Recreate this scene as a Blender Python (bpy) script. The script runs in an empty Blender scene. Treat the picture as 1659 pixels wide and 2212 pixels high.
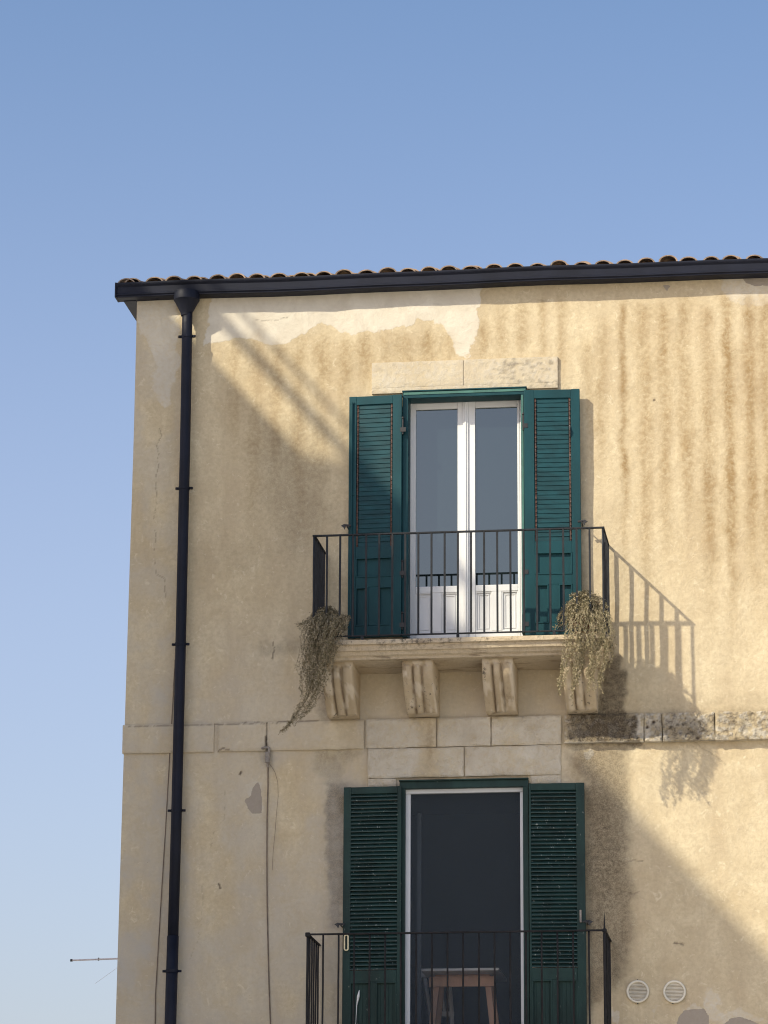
import bpy, bmesh, math, random
import numpy as np
from mathutils import Matrix, Vector
random.seed(7)
RNG = np.random.default_rng(11)
S = bpy.context.scene
COL = S.collection

# ------------------------------------------------------------------ camera model
FPX, CX, CY = 7600.0, 829.5, 1106.0
YAW, PIT, ROLL = math.radians(7.7), math.radians(15.05), 0.005
CAM = Vector((0, -30, 1.6))
Fh = Vector((-math.sin(YAW), math.cos(YAW), 0))
FW = Fh*math.cos(PIT) + Vector((0, 0, math.sin(PIT)))
R0 = Vector((math.cos(YAW), math.sin(YAW), 0))
U0 = R0.cross(FW)
RT = R0*math.cos(ROLL) + U0*math.sin(ROLL)
UP = U0*math.cos(ROLL) - R0*math.sin(ROLL)
cd = bpy.data.cameras.new('camera'); cam = bpy.data.objects.new('camera', cd); COL.objects.link(cam)
M = Matrix((RT, UP, -FW)).transposed().to_4x4(); M.translation = CAM
cam.matrix_world = M
cd.sensor_fit = 'HORIZONTAL'; cd.sensor_width = 36; cd.lens = 36*FPX/1659.0
cd.clip_start = 0.5; cd.clip_end = 5000
S.camera = cam

def W(px, py, d=0.0):
    """metres (x, z) on the plane d metres in front of the facade seen at photo point px, py"""
    r = FW*FPX + RT*(px-CX) - UP*(py-CY)
    t = (-d - CAM.y)/r.y
    return CAM.x + t*r.x, CAM.z + t*r.z
def V(px, py, d=0.0):
    x, z = W(px, py, d); return Vector((x, -d, z))
def project(co):
    q = co - np.array(CAM)
    zz = q @ np.array(FW)
    return CX + FPX*(q @ np.array(RT))/zz, CY - FPX*(q @ np.array(UP))/zz

# ------------------------------------------------------------------ objects
def tag(o, label=None, cat=None, group=None, kind=None):
    if label: o['label'] = label
    if cat: o['category'] = cat
    if group: o['group'] = group
    if kind: o['kind'] = kind
    return o
def empty(name, loc, label=None, cat=None, group=None):
    o = bpy.data.objects.new(name, None); COL.objects.link(o); o.location = loc
    o.empty_display_size = .2
    return tag(o, label, cat, group)
def wloc(o):
    v = Vector((0, 0, 0))
    while o: v += o.location; o = o.parent
    return v
class MB:
    def __init__(s): s.v = []; s.f = []; s.T = Matrix.Identity(4)
    def add(s, vs, fs):
        n = len(s.v); s.v += [s.T @ Vector(v) for v in vs]; s.f += [tuple(i+n for i in f) for f in fs]; return s
    def box(s, x0, x1, y0, y1, z0, z1):
        if x0 > x1: x0, x1 = x1, x0
        if y0 > y1: y0, y1 = y1, y0
        if z0 > z1: z0, z1 = z1, z0
        return s.add([(x0,y0,z0),(x1,y0,z0),(x1,y1,z0),(x0,y1,z0),(x0,y0,z1),(x1,y0,z1),(x1,y1,z1),(x0,y1,z1)],
              [(0,3,2,1),(4,5,6,7),(0,1,5,4),(1,2,6,5),(2,3,7,6),(3,0,4,7)])
    def tube(s, pts, r, n=8, cap=True):
        pts = [Vector(p) for p in pts]; rings = []
        rr = r if isinstance(r, (list, tuple)) else [r]*len(pts)
        ref = None
        for i, p in enumerate(pts):
            a = pts[max(i-1, 0)]; b = pts[min(i+1, len(pts)-1)]
            t = (b-a); t = t.normalized() if t.length > 1e-9 else Vector((0,0,1))
            if ref is None:
                ref = t.cross(Vector((0,0,1)) if abs(t.z) < .9 else Vector((1,0,0))).normalized()
            ref = (ref - t*ref.dot(t))
            ref = ref.normalized() if ref.length > 1e-6 else t.orthogonal().normalized()
            bi = t.cross(ref)
            rings.append([p + (ref*math.cos(2*math.pi*k/n+math.pi/n) + bi*math.sin(2*math.pi*k/n+math.pi/n))*rr[i] for k in range(n)])
        vs = [v for R in rings for v in R]; fs = []
        for i in range(len(pts)-1):
            for k in range(n):
                fs.append((i*n+k, i*n+(k+1) % n, (i+1)*n+(k+1) % n, (i+1)*n+k))
        if cap:
            fs.append(tuple(reversed(range(n)))); fs.append(tuple((len(pts)-1)*n+k for k in range(n)))
        return s.add(vs, fs)
    def lathe(s, prof, cx, cy, n=24):
        vs = []; fs = []
        for (r, z) in prof:
            for k in range(n):
                a = 2*math.pi*k/n; vs.append((cx+r*math.cos(a), cy+r*math.sin(a), z))
        for i in range(len(prof)-1):
            for k in range(n): fs.append((i*n+k, i*n+(k+1) % n, (i+1)*n+(k+1) % n, (i+1)*n+k))
        fs.append(tuple(reversed(range(n)))); fs.append(tuple((len(prof)-1)*n+k for k in range(n)))
        return s.add(vs, fs)
    def prism(s, poly, axis, a, b):
        """poly: points (p,q) ; axis 'x': (y,z)=(p,q)"""
        n = len(poly)
        if axis == 'x': vs = [(a, p, q) for p, q in poly] + [(b, p, q) for p, q in poly]
        elif axis == 'y': vs = [(p, a, q) for p, q in poly] + [(p, b, q) for p, q in poly]
        else: vs = [(p, q, a) for p, q in poly] + [(p, q, b) for p, q in poly]
        fs = [tuple(range(n)), tuple(reversed(range(n, 2*n)))]
        for i in range(n): fs.append((i, n+i, n+(i+1) % n, (i+1) % n))
        return s.add(vs, fs)
    def build(s, name, mat, parent=None, bevel=0, smooth=False, loc=None, paint_it=False, seg=2):
        me = bpy.data.meshes.new(name)
        base = Vector(loc) if loc is not None else (wloc(parent) if parent else Vector((0,0,0)))
        me.from_pydata([tuple(v-base) for v in s.v], [], s.f)
        bm = bmesh.new(); bm.from_mesh(me); bmesh.ops.recalc_face_normals(bm, faces=bm.faces)
        bm.to_mesh(me); bm.free()
        me.materials.append(mat)
        if paint_it: paint_mesh(me, np.array([tuple(v) for v in s.v]))
        if smooth:
            me.polygons.foreach_set('use_smooth', [True]*len(me.polygons))
        o = bpy.data.objects.new(name, me); COL.objects.link(o)
        if parent:
            o.parent = parent; o.location = base - wloc(parent)
        else: o.location = base
        if bevel:
            m = o.modifiers.new('bevel', 'BEVEL'); m.width = bevel; m.segments = seg; m.limit_method = 'ANGLE'; m.angle_limit = math.radians(40)
            me.polygons.foreach_set('use_smooth', [True]*len(me.polygons))
            try: m.harden_normals = True
            except Exception: pass
        return o

# ------------------------------------------------------------------ node helpers
class NT:
    def __init__(s, name):
        s.m = bpy.data.materials.new(name); s.m.use_nodes = True
        s.n = s.m.node_tree.nodes; s.l = s.m.node_tree.links
        s.b = s.n['Principled BSDF']; s.out = s.n['Material Output']
        s.co = s.n.new('ShaderNodeTexCoord').outputs['Object']
        g = s.n.new('ShaderNodeNewGeometry'); s.pos = g.outputs['Position']
    def set(s, k, v):
        inp = s.b.inputs[k]
        if hasattr(v, 'is_linked') or hasattr(v, 'links'): s.l.new(v, inp)
        elif isinstance(v, tuple) and len(v) == 3 and inp.type == 'RGBA': inp.default_value = (*v, 1)
        else: inp.default_value = v
    def noise(s, scale, detail=4, rough=.55, stretch=None, dist=0, col=False):
        t = s.n.new('ShaderNodeTexNoise'); t.inputs['Scale'].default_value = scale
        t.inputs['Detail'].default_value = detail; t.inputs['Roughness'].default_value = rough
        t.inputs['Distortion'].default_value = dist
        v = s.pos
        if stretch:
            mp = s.n.new('ShaderNodeMapping'); s.l.new(v, mp.inputs['Vector']); mp.inputs['Scale'].default_value = stretch; v = mp.outputs[0]
        s.l.new(v, t.inputs['Vector'])
        return t.outputs['Color' if col else 'Fac']
    def vor(s, scale, feature='F1', out='Distance'):
        t = s.n.new('ShaderNodeTexVoronoi'); t.inputs['Scale'].default_value = scale; t.feature = feature
        s.l.new(s.pos, t.inputs['Vector']); return t.outputs[out]
    def math(s, op, a, b=None, clamp=False):
        t = s.n.new('ShaderNodeMath'); t.operation = op; t.use_clamp = clamp
        for i, q in enumerate((a, b)):
            if q is None: continue
            if isinstance(q, (int, float)): t.inputs[i].default_value = q
            else: s.l.new(q, t.inputs[i])
        return t.outputs[0]
    def ramp(s, f, a, b, lo=0., hi=1.):
        t = s.n.new('ShaderNodeMapRange'); t.interpolation_type = 'SMOOTHSTEP'
        s.l.new(f, t.inputs[0]); t.inputs[1].default_value = a; t.inputs[2].default_value = b
        t.inputs[3].default_value = lo; t.inputs[4].default_value = hi; return t.outputs[0]
    def mix(s, f, a, b, mode='MIX'):
        t = s.n.new('ShaderNodeMix'); t.data_type = 'RGBA'; t.blend_type = mode
        if isinstance(f, (int, float)): t.inputs[0].default_value = f
        else: s.l.new(f, t.inputs[0])
        for i, q in ((6, a), (7, b)):
            if isinstance(q, tuple): t.inputs[i].default_value = (*q, 1)
            else: s.l.new(q, t.inputs[i])
        return t.outputs[2]
    def bump(s, h, strength=.5, dist=.01, prev=None):
        t = s.n.new('ShaderNodeBump'); t.inputs['Strength'].default_value = strength; t.inputs['Distance'].default_value = dist
        s.l.new(h, t.inputs['Height'])
        if prev: s.l.new(prev, t.inputs['Normal'])
        return t.outputs[0]
    def attr(s, name):
        t = s.n.new('ShaderNodeAttribute'); t.attribute_name = name
        sp = s.n.new('ShaderNodeSeparateColor'); s.l.new(t.outputs['Color'], sp.inputs[0]); return sp.outputs

def simple(name, col, rough=.6, var=.15, scale=8, metal=0, bump=0, bscale=60, chips=None, chipcol=(.5,.5,.48), spec=.5, stretch=None):
    t = NT(name)
    n = t.noise(scale, 5, .6, stretch)
    c2 = tuple(max(0, c*(1-var)) for c in col); c1 = tuple(c*(1+var) for c in col)
    c = t.mix(t.ramp(n, .3, .7), c2, c1)
    if chips is not None:
        k = t.ramp(t.noise(38, 5, .7, (1, 1, .45)), chips, chips+.04)
        c = t.mix(k, c, chipcol)
    t.set('Base Color', c); t.set('Roughness', rough); t.set('Metallic', metal); t.set('Specular IOR Level', spec)
    if bump: t.set('Normal', t.bump(t.noise(bscale, 4, .6), bump, .004))
    return t.m

def plaster(name, rough_stone=False):
    t = NT(name)
    a = t.attr('stain'); b = t.attr('wear')
    big = t.noise(.9, 5, .6, dist=.4); mid = t.noise(4.5, 7, .68, dist=.6); fine = t.noise(26, 6, .7); grit = t.noise(170, 3, .7)
    vert = t.noise(3.2, 5, .62, (1, 1, .28))
    c = t.mix(t.ramp(big, .3, .7), (.53, .43, .275), (.59, .495, .335))
    c = t.mix(t.ramp(mid, .36, .68, 0, .75), c, (.70, .60, .41))
    c = t.mix(t.ramp(t.math('MULTIPLY', vert, t.math('ADD', mid, .45)), .42, .66, 0, .55), c, (.45, .35, .225))
    c = t.mix(t.ramp(fine, .38, .68, 0, .42), c, (.42, .335, .225))
    c = t.mix(t.ramp(t.noise(13, 6, .72, dist=.8), .56, .70, 0, .6), c, (.76, .67, .48))
    # pale limewash; on the rough stones also a painted sunlit ridge
    pale = t.ramp(t.math('ADD', a[0], t.math('MULTIPLY', t.math('SUBTRACT', fine, .5), 1.0)), .26, .74)
    pc = t.mix(t.ramp(mid, .3, .7), (.60, .545, .45), (.70, .65, .55))
    c = t.mix(t.math('MULTIPLY', pale, .86), c, pc)
    # ochre drips
    st = t.math('MULTIPLY', a[1], t.ramp(t.math('ADD', t.math('MULTIPLY', fine, .6), t.math('MULTIPLY', mid, .4)), .33, .6, .35, 1), clamp=True)
    c = t.mix(st, c, (.30, .205, .10))
    # dark lichen, speckled
    sp = t.ramp(t.math('ADD', t.math('MULTIPLY', t.noise(120, 6, .85), .75), t.math('MULTIPLY', fine, .25)), .40, .60, .62, 1.2)
    dk = t.math('MULTIPLY', a[2], sp, clamp=True)
    c = t.mix(dk, c, (.075, .058, .040))
    # greenish grey wash, also greying the lower wall to its shade tone
    c = t.mix(t.math('MULTIPLY', b[2], t.ramp(mid, .3, .65, .5, 1), clamp=True), c, (.48, .44, .375))
    # bare undercoat
    bare = t.ramp(t.math('ADD', b[0], t.math('MULTIPLY', t.math('SUBTRACT', fine, .5), .22)), .44, .52)
    c = t.mix(bare, c, t.mix(fine, (.31, .265, .215), (.39, .34, .28)))
    # cracks
    c = t.mix(b[1], c, (.09, .065, .045))
    # small pits
    pit = t.ramp(t.vor(16), .035, .06, 1, 0); pit = t.math('MULTIPLY', pit, t.ramp(mid, .52, .6))
    c = t.mix(t.math('MULTIPLY', pit, .5), c, (.2, .15, .1))
    t.set('Base Color', c); t.set('Roughness', .93); t.set('Specular IOR Level', .15)
    h = t.math('ADD', t.math('MULTIPLY', mid, 1.0), t.math('MULTIPLY', fine, .42))
    h = t.math('ADD', h, t.math('MULTIPLY', grit, .08))
    h = t.math('SUBTRACT', h, t.math('MULTIPLY', bare, .5))
    h = t.math('ADD', h, t.math('MULTIPLY', pale, .12))
    h = t.math('SUBTRACT', h, t.math('MULTIPLY', b[1], .5))
    t.set('Normal', t.bump(h, .55 if not rough_stone else .9, .018 if not rough_stone else .03))
    return t.m

def stone(name):
    t = NT(name)
    big = t.noise(2.2, 5, .6); fine = t.noise(24, 6, .7); v = t.noise(9, 6, .7, (1, 1, .12))
    c = t.mix(t.ramp(big, .3, .7), (.44, .35, .235), (.55, .455, .32))
    c = t.mix(t.ramp(v, .55, .70, 0, .6), c, (.19, .135, .085))
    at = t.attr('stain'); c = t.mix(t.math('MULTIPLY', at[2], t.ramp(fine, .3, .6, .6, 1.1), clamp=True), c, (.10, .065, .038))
    c = t.mix(t.math('MULTIPLY', at[0], .7), c, (.66, .58, .46))
    c = t.mix(t.ramp(fine, .55, .75, 0, .5), c, (.62, .56, .46))
    c = t.mix(t.ramp(t.math('MULTIPLY', fine, t.math('ADD', big, .5)), .60, .70, 0, .85), c, (.06, .05, .04))
    t.set('Base Color', c); t.set('Roughness', .9); t.set('Specular IOR Level', .2)
    t.set('Normal', t.bump(t.math('ADD', fine, big), .7, .02))
    return t.m
def slab_stone(name):
    t = NT(name)
    b = t.attr('wear'); a = t.attr('stain')
    big = t.noise(1.7, 5, .6); fine = t.noise(22, 6, .72); h = t.noise(7, 5, .7, (.35, 1, 2.5))
    c = t.mix(t.ramp(big, .3, .7), (.46, .37, .25), (.57, .48, .35))
    c = t.mix(t.ramp(h, .52, .66, 0, .7), c, (.20, .15, .10))
    lich = t.ramp(t.math('ADD', t.math('MULTIPLY', fine, .6), t.math('MULTIPLY', big, .5)), .54, .64, 0, .9)
    c = t.mix(t.math('MULTIPLY', lich, a[2], clamp=True), c, (.045, .04, .035))
    t.set('Base Color', c); t.set('Roughness', .9); t.set('Specular IOR Level', .2)
    t.set('Normal', t.bump(t.math('ADD', fine, big), .7, .02))
    return t.m

MT = {}
MT['plaster'] = plaster('aged_plaster'); MT['rough'] = plaster('weathered_masonry', True)
MT['stone'] = stone('carved_limestone'); MT['slab'] = slab_stone('balcony_limestone')
MT['metal'] = simple('painted_steel_gutter', (.008, .010, .020), .55, .25, 3, 0, .15, 30, spec=.22)
MT['iron'] = simple('wrought_iron', (.014, .016, .020), .6, .35, 14, 0, .3, 90, spec=.3)
MT['oldiron'] = simple('old_wrought_iron', (.014, .013, .014), .7, .4, 14, 0, .5, 90, spec=.3)
MT['green'] = simple('teal_green_paint', (.0042, .047, .058), .55, .16, 5, 0, .12, 70, stretch=(1, 1, .3), spec=.25)
MT['green_light'] = simple('sunlit_green_paint', (.05, .15, .125), .6, .2, 9)  # lighter copy of the green: sunlight on the frame put into colour
MT['dgreen'] = simple('old_dark_green_paint', (.012, .036, .032), .6, .3, 6, 0, .35, 60, chips=.66, chipcol=(.24, .26, .24), stretch=(1, 1, .3), spec=.3)
MT['slatteal'] = simple('teal_slats', (.0038, .043, .053), .55, .25, 7, 0, .1, 60, stretch=(1, 1, 3), spec=.25)
MT['slatgreen'] = simple('dark_green_slats', (.010, .036, .033), .5, .3, 6, 0, .3, 60, chips=.63, chipcol=(.30, .33, .30))  # light flecks stand in for thin highlights on the slats
MT['rust'] = simple('rusty_strip', (.085, .045, .035), .8, .4, 30, 0, .5, 80, chips=.60, chipcol=(.20, .16, .15))
MT['white'] = simple('white_door_paint', (.74, .74, .73), .38, .03, 3, 0, .05, 40)
MT['alu'] = simple('white_aluminium', (.62, .64, .66), .4, .05, 3)
MT['screw'] = simple('dark_fitting', (.02, .02, .022), .5, .2, 10)
MT['tile'] = simple('clay_roof_tile', (.27, .19, .135), .85, .45, 9, 0, .6, 40, chips=.60, chipcol=(.30, .28, .24))
MT['terra'] = simple('terracotta_pot', (.22, .07, .04), .8, .3, 9, 0, .4, 40)
MT['soil'] = simple('dark_potting_soil', (.03, .022, .015), .95, .4, 40)
MT['wood'] = simple('pale_pine', (.85, .50, .32), .6, .2, 6, stretch=(1, 1, .2))
MT['whitewood'] = simple('white_painted_wood', (.80, .78, .75), .5, .06, 6)
MT['brass'] = simple('cream_pull_handle', (.75, .66, .42), .35, .1, 10)
MT['vent'] = simple('cream_vent_plastic', (.72, .67, .55), .5, .08, 10)
MT['ventdark'] = simple('beige_vent_backing', (.55, .48, .38), .8, .2, 10)  # plain disc behind the grille, a little darker than the cream
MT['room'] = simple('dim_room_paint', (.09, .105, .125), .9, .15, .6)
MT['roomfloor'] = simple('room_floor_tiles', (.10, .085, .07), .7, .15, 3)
MT['cable'] = simple('weathered_cable', (.17, .13, .10), .8, .3, 12)
MT['galv'] = simple('galvanised_tube', (.66, .62, .64), .5, .1, 12)
MT['ceramic'] = simple('grey_insulator', (.26, .23, .20), .6, .2, 20)
MT['neigh'] = simple('neighbour_render', (.58, .50, .38), .9, .15, 1.2, 0, .3, 12)
MT['ground'] = simple('pale_stone_paving', (.60, .56, .48), .9, .2, .8, 0, .3, 12)
t = NT('window_glass'); t.b.inputs['Base Color'].default_value = (.010, .016, .018, 1)
gl = t.n.new('ShaderNodeBsdfGlossy'); gl.inputs['Color'].default_value = (.78, .92, .92, 1); gl.inputs['Roughness'].default_value = .012
mx = t.n.new('ShaderNodeMixShader'); mx.inputs[0].default_value = .15
nb = t.bump(t.noise(1.3, 2, .5), .02, .02); t.l.new(nb, gl.inputs['Normal'])
t.set('Roughness', .7); t.set('Specular IOR Level', 0.0)
t.l.new(t.b.outputs[0], mx.inputs[1]); t.l.new(gl.outputs[0], mx.inputs[2]); t.l.new(mx.outputs[0], t.out.inputs[0])
MT['glass'] = t.m
t = NT('fly_screen'); t.b.inputs['Base Color'].default_value = (.060, .078, .098, 1); t.set('Roughness', .8)
tr = t.n.new('ShaderNodeBsdfTransparent'); mx = t.n.new('ShaderNodeMixShader'); mx.inputs[0].default_value = .60
t.l.new(t.b.outputs[0], mx.inputs[1]); t.l.new(tr.outputs[0], mx.inputs[2]); t.l.new(mx.outputs[0], t.out.inputs[0])
MT['screen'] = t.m
def leafmat(name, c1, c2, c3):
    t = NT(name); n = t.vor(55, out='Color'); sp = t.n.new('ShaderNodeSeparateColor'); t.l.new(n, sp.inputs[0])
    c = t.mix(t.ramp(sp.outputs[0], .2, .8), c1, c2); c = t.mix(t.ramp(sp.outputs[1], .6, .9), c, c3)
    t.set('Base Color', c); t.set('Roughness', .75); t.set('Specular IOR Level', .25)
    return t.m
MT['leafA'] = leafmat('dull_olive_leaves', (.14, .12, .07), (.25, .21, .13), (.38, .32, .22))
MT['leafB'] = leafmat('straw_coloured_leaves', (.20, .175, .095), (.33, .28, .17), (.44, .37, .25))

# ------------------------------------------------------------------ stain painting (wear on the wall, plus some painted light and shade tone)
def vnoise(x, y, seed):
    r = np.random.default_rng(seed); G = r.random((256, 256))
    xi = np.floor(x).astype(int); yi = np.floor(y).astype(int); fx = x-xi; fy = y-yi
    fx = fx*fx*(3-2*fx); fy = fy*fy*(3-2*fy)
    g = lambda a, b: G[a % 256, b % 256]
    return (g(xi, yi)*(1-fx)+g(xi+1, yi)*fx)*(1-fy)+(g(xi, yi+1)*(1-fx)+g(xi+1, yi+1)*fx)*fy
def fbm(x, y, seed, o=5, g=.55):
    s = 0; a = 1; t = 0
    for i in range(o): s = s+a*vnoise(x*2**i, y*2**i, seed+i); t += a; a *= g
    return s/t
def sstep(e0, e1, x): q = np.clip((x-e0)/(e1-e0), 0, 1); return q*q*(3-2*q)
def poly_sdf(P, x, y):
    """signed distance, positive inside"""
    d = np.full(x.shape, 1e9); ins = np.zeros(x.shape, bool); n = len(P)
    for i in range(n):
        ax, ay = P[i]; bx, by = P[(i+1) % n]
        ex, ey = bx-ax, by-ay; L = ex*ex+ey*ey+1e-9
        q = np.clip(((x-ax)*ex+(y-ay)*ey)/L, 0, 1)
        d = np.minimum(d, np.hypot(x-ax-q*ex, y-ay-q*ey))
        c = ((ay > y) != (by > y)) & (x < (bx-ax)*(y-ay)/((by-ay) if abs(by-ay) > 1e-9 else 1e-9)+ax)
        ins ^= c
    return np.where(ins, d, -d)
def line_d(P, x, y):
    d = np.full(x.shape, 1e9)
    for (ax, ay), (bx, by) in zip(P[:-1], P[1:]):
        ex, ey = bx-ax, by-ay; q = np.clip(((x-ax)*ex+(y-ay)*ey)/(ex*ex+ey*ey+1e-9), 0, 1)
        d = np.minimum(d, np.hypot(x-ax-q*ex, y-ay-q*ey))
    return d
Z1 = lambda l: [((350+a/2.074)/1.507, (800+b/2.074)/1.507) for a, b in l]
Z7 = lambda l: [((1850+a/2.552)/1.507, (2650+b/2.552)/1.507) for a, b in l]
Z8 = lambda l: [((200+a/1.843)/1.507, (2200+b/1.843)/1.507) for a, b in l]
PALE = [([(455, 630), (1045, 600), (1036, 690), (1030, 725), (1018, 765), (1003, 778), (982, 772), (972, 730), (950, 700), (915, 690), (880, 702), (850, 712), (815, 716), (760, 724), (735, 712), (690, 702), (662, 722), (625, 742), (590, 748), (560, 738), (520, 728), (470, 742), (440, 748)], 5, .95),
        (Z1([(190, 340), (480, 340), (490, 800), (455, 900), (430, 1060), (395, 1110), (335, 1080), (312, 1000), (290, 900), (345, 780), (295, 690), (242, 600), (200, 575)]), 6, .62),
        (Z7([(1110, 1450), (1190, 1460), (1240, 1530), (1260, 1600), (1350, 1640), (1420, 1600), (1500, 1640), (1640, 1700), (1659, 1743), (1000, 1743), (930, 1650), (1050, 1540), (1110, 1600)]), 8, .5),
        (Z7([(700, 1600), (760, 1570), (740, 1650), (700, 1743), (690, 1700)]), 4, .4),
        ([(1560, 590), (1680, 590), (1680, 650), (1620, 662), (1570, 645)], 6, .55),
        ([(1263, 1625), (1271, 1619), (1282, 1622), (1285, 1632), (1280, 1642), (1268, 1642), (1262, 1634)], 2, 1.1),
        (Z8([(1100, 640), (1180, 615), (1215, 640), (1205, 830), (1180, 800), (1110, 720)]), 3, .5),
        (Z7([(340, 1620), (410, 1640), (420, 1743), (340, 1743)]), 4, .6)]
BARE = [(Z8([(1182, 640), (1200, 690), (1205, 760), (1200, 828), (1148, 828), (1122, 800), (1100, 752), (1135, 712), (1145, 670), (1165, 650)]), 1.),
        (Z7([(900, 1750), (915, 1690), (960, 1632), (1130, 1617), (1165, 1680), (1172, 1750)]), 1.),
        (Z7([(1290, 1750), (1345, 1700), (1420, 1685), (1520, 1715), (1590, 1750)]), 1.),
        ([(1432, 616), (1447, 616), (1440, 629)], 1.), ([(1597, 590), (1680, 588), (1680, 616), (1632, 618), (1612, 612)], 1.),
        ([(2000, 2400), (2100, 2350), (2200, 2500)], 1.)]
DARK = [([(1292, 1415), (1340, 1415), (1350, 1480), (1350, 1600), (1228, 1610), (1292, 1545)], 9, .8),
        ([(1228, 1540), (1375, 1545), (1388, 1612), (1228, 1600)], 7, .8),
        ([(1400, 1556), (1535, 1556), (1500, 1604), (1405, 1606)], 9, .40),
        ([(1440, 1540), (1700, 1530), (1700, 1590), (1540, 1604), (1450, 1600)], 9, .30),
        ([(1236, 1610), (1355, 1606), (1362, 1800), (1366, 2010), (1340, 2120), (1258, 2200), (1262, 1690), (1240, 1650)], 20, .62),
        ([(1262, 1700), (1320, 1720), (1345, 1850), (1300, 2000), (1264, 2010)], 25, .42),
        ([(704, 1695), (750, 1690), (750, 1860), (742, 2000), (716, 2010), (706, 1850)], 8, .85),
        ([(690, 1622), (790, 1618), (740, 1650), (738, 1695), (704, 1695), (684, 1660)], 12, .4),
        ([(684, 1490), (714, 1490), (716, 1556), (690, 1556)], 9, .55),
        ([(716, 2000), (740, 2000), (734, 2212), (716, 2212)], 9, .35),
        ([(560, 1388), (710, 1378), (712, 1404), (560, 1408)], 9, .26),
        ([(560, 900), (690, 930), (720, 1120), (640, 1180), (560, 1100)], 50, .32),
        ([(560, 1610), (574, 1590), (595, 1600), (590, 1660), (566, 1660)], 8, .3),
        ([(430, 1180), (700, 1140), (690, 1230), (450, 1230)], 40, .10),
        ([(1362, 1520), (1390, 1500), (1700, 1500), (1700, 1536), (1350, 1548)], 9, .12)]
STREAK = [(x_, 9+(x_*7) % 5, 705+(x_*13) % 25, y_, a_) for x_, y_, a_ in ((505, 1010, .22), (552, 1120, .30), (598, 1060, .34), (646, 1180, .32), (692, 1100, .34), (738, 1010, .30), (784, 860, .36), (830, 820, .38), (878, 845, .36), (925, 800, .34), (968, 800, .30))] + [(1173, 8, 640, 800, .35), (1214, 9, 640, 830, .4), (1304, 11, 690, 1050, .38), (1349, 7, 650, 1350, .55), (1397, 14, 650, 1450, .42),
          (1438, 12, 650, 1300, .5), (1486, 14, 640, 1250, .45), (1534, 13, 660, 1450, .5), (1579, 11, 630, 1480, .62), (1627, 13, 630, 1400, .55), (1275, 9, 730, 1000, .3),
          (1045, 11, 690, 860, .4), (1085, 13, 660, 800, .4), (1130, 12, 650, 790, .35), (700, 12, 720, 880, .35), (745, 12, 730, 860, .3), (790, 10, 720, 850, .3), (860, 14, 725, 790, .35), (920, 16, 720, 790, .4),
          (640, 14, 760, 1080, .3), (590, 14, 770, 1040, .3), (540, 14, 790, 1200, .25), (1660, 10, 630, 1450, .5), (1010, 14, 1545, 1680, .2), (930, 9, 1555, 1680, .45), (1320, 10, 1300, 1420, .2),
          (716, 12, 1800, 2200, .35), (1240, 12, 1625, 1690, .5), (500, 16, 760, 1000, .2)]
CRACK = [([(345, 925), (348, 940), (340, 960), (342, 1000), (336, 1040), (339, 1080), (333, 1120), (336, 1160), (334, 1200), (338, 1240)], .6, .4),
         ([(338, 1240), (356, 1250), (358, 1290)], .8, .4), (Z1([(1000, 500), (1080, 512), (1150, 500), (1215, 487)]), .7, .35),
         (Z8([(985, 690), (975, 860), (910, 950), (895, 1030)]), .5, .2), (Z8([(845, 1260), (848, 1400), (825, 1560), (770, 1700)]), .5, .2),
         ([(590, 1388), (593, 1400), (590, 1416), (589, 1425)], .9, .7), ([(520, 1666), (518, 1672)], 1.8, .9), ([(473, 1910), (475, 1918)], 1.5, .8),
         (Z7([(480, 400), (540, 385), (620, 390)]), 1, .5), (Z7([(950, 590), (945, 540), (970, 495)]), .1, .0),
         (Z7([(400, 680), (460, 640), (540, 660), (600, 640)]), 1, .4), ([(574, 1590), (576, 1607), (578, 1625)], 1.6, .8),
         ([(470, 1624), (478, 1615), (492, 1620), (502, 1618)], 1.3, .7), ([(270, 1571), (430, 1566), (590, 1561), (690, 1557)], 1.1, .55),
         (Z7([(880, 1070), (905, 1075)]), 2, .7), (Z7([(930, 1075), (945, 1082)]), 2, .6),
         ([(1413, 866), (1413, 862)], 1.3, .8), ([(1498, 1600), (1515, 1615), (1545, 1632), (1568, 1652)], 1., .3),
         ([(1396, 1563), (1396, 1565)], 3, .0)]
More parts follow.
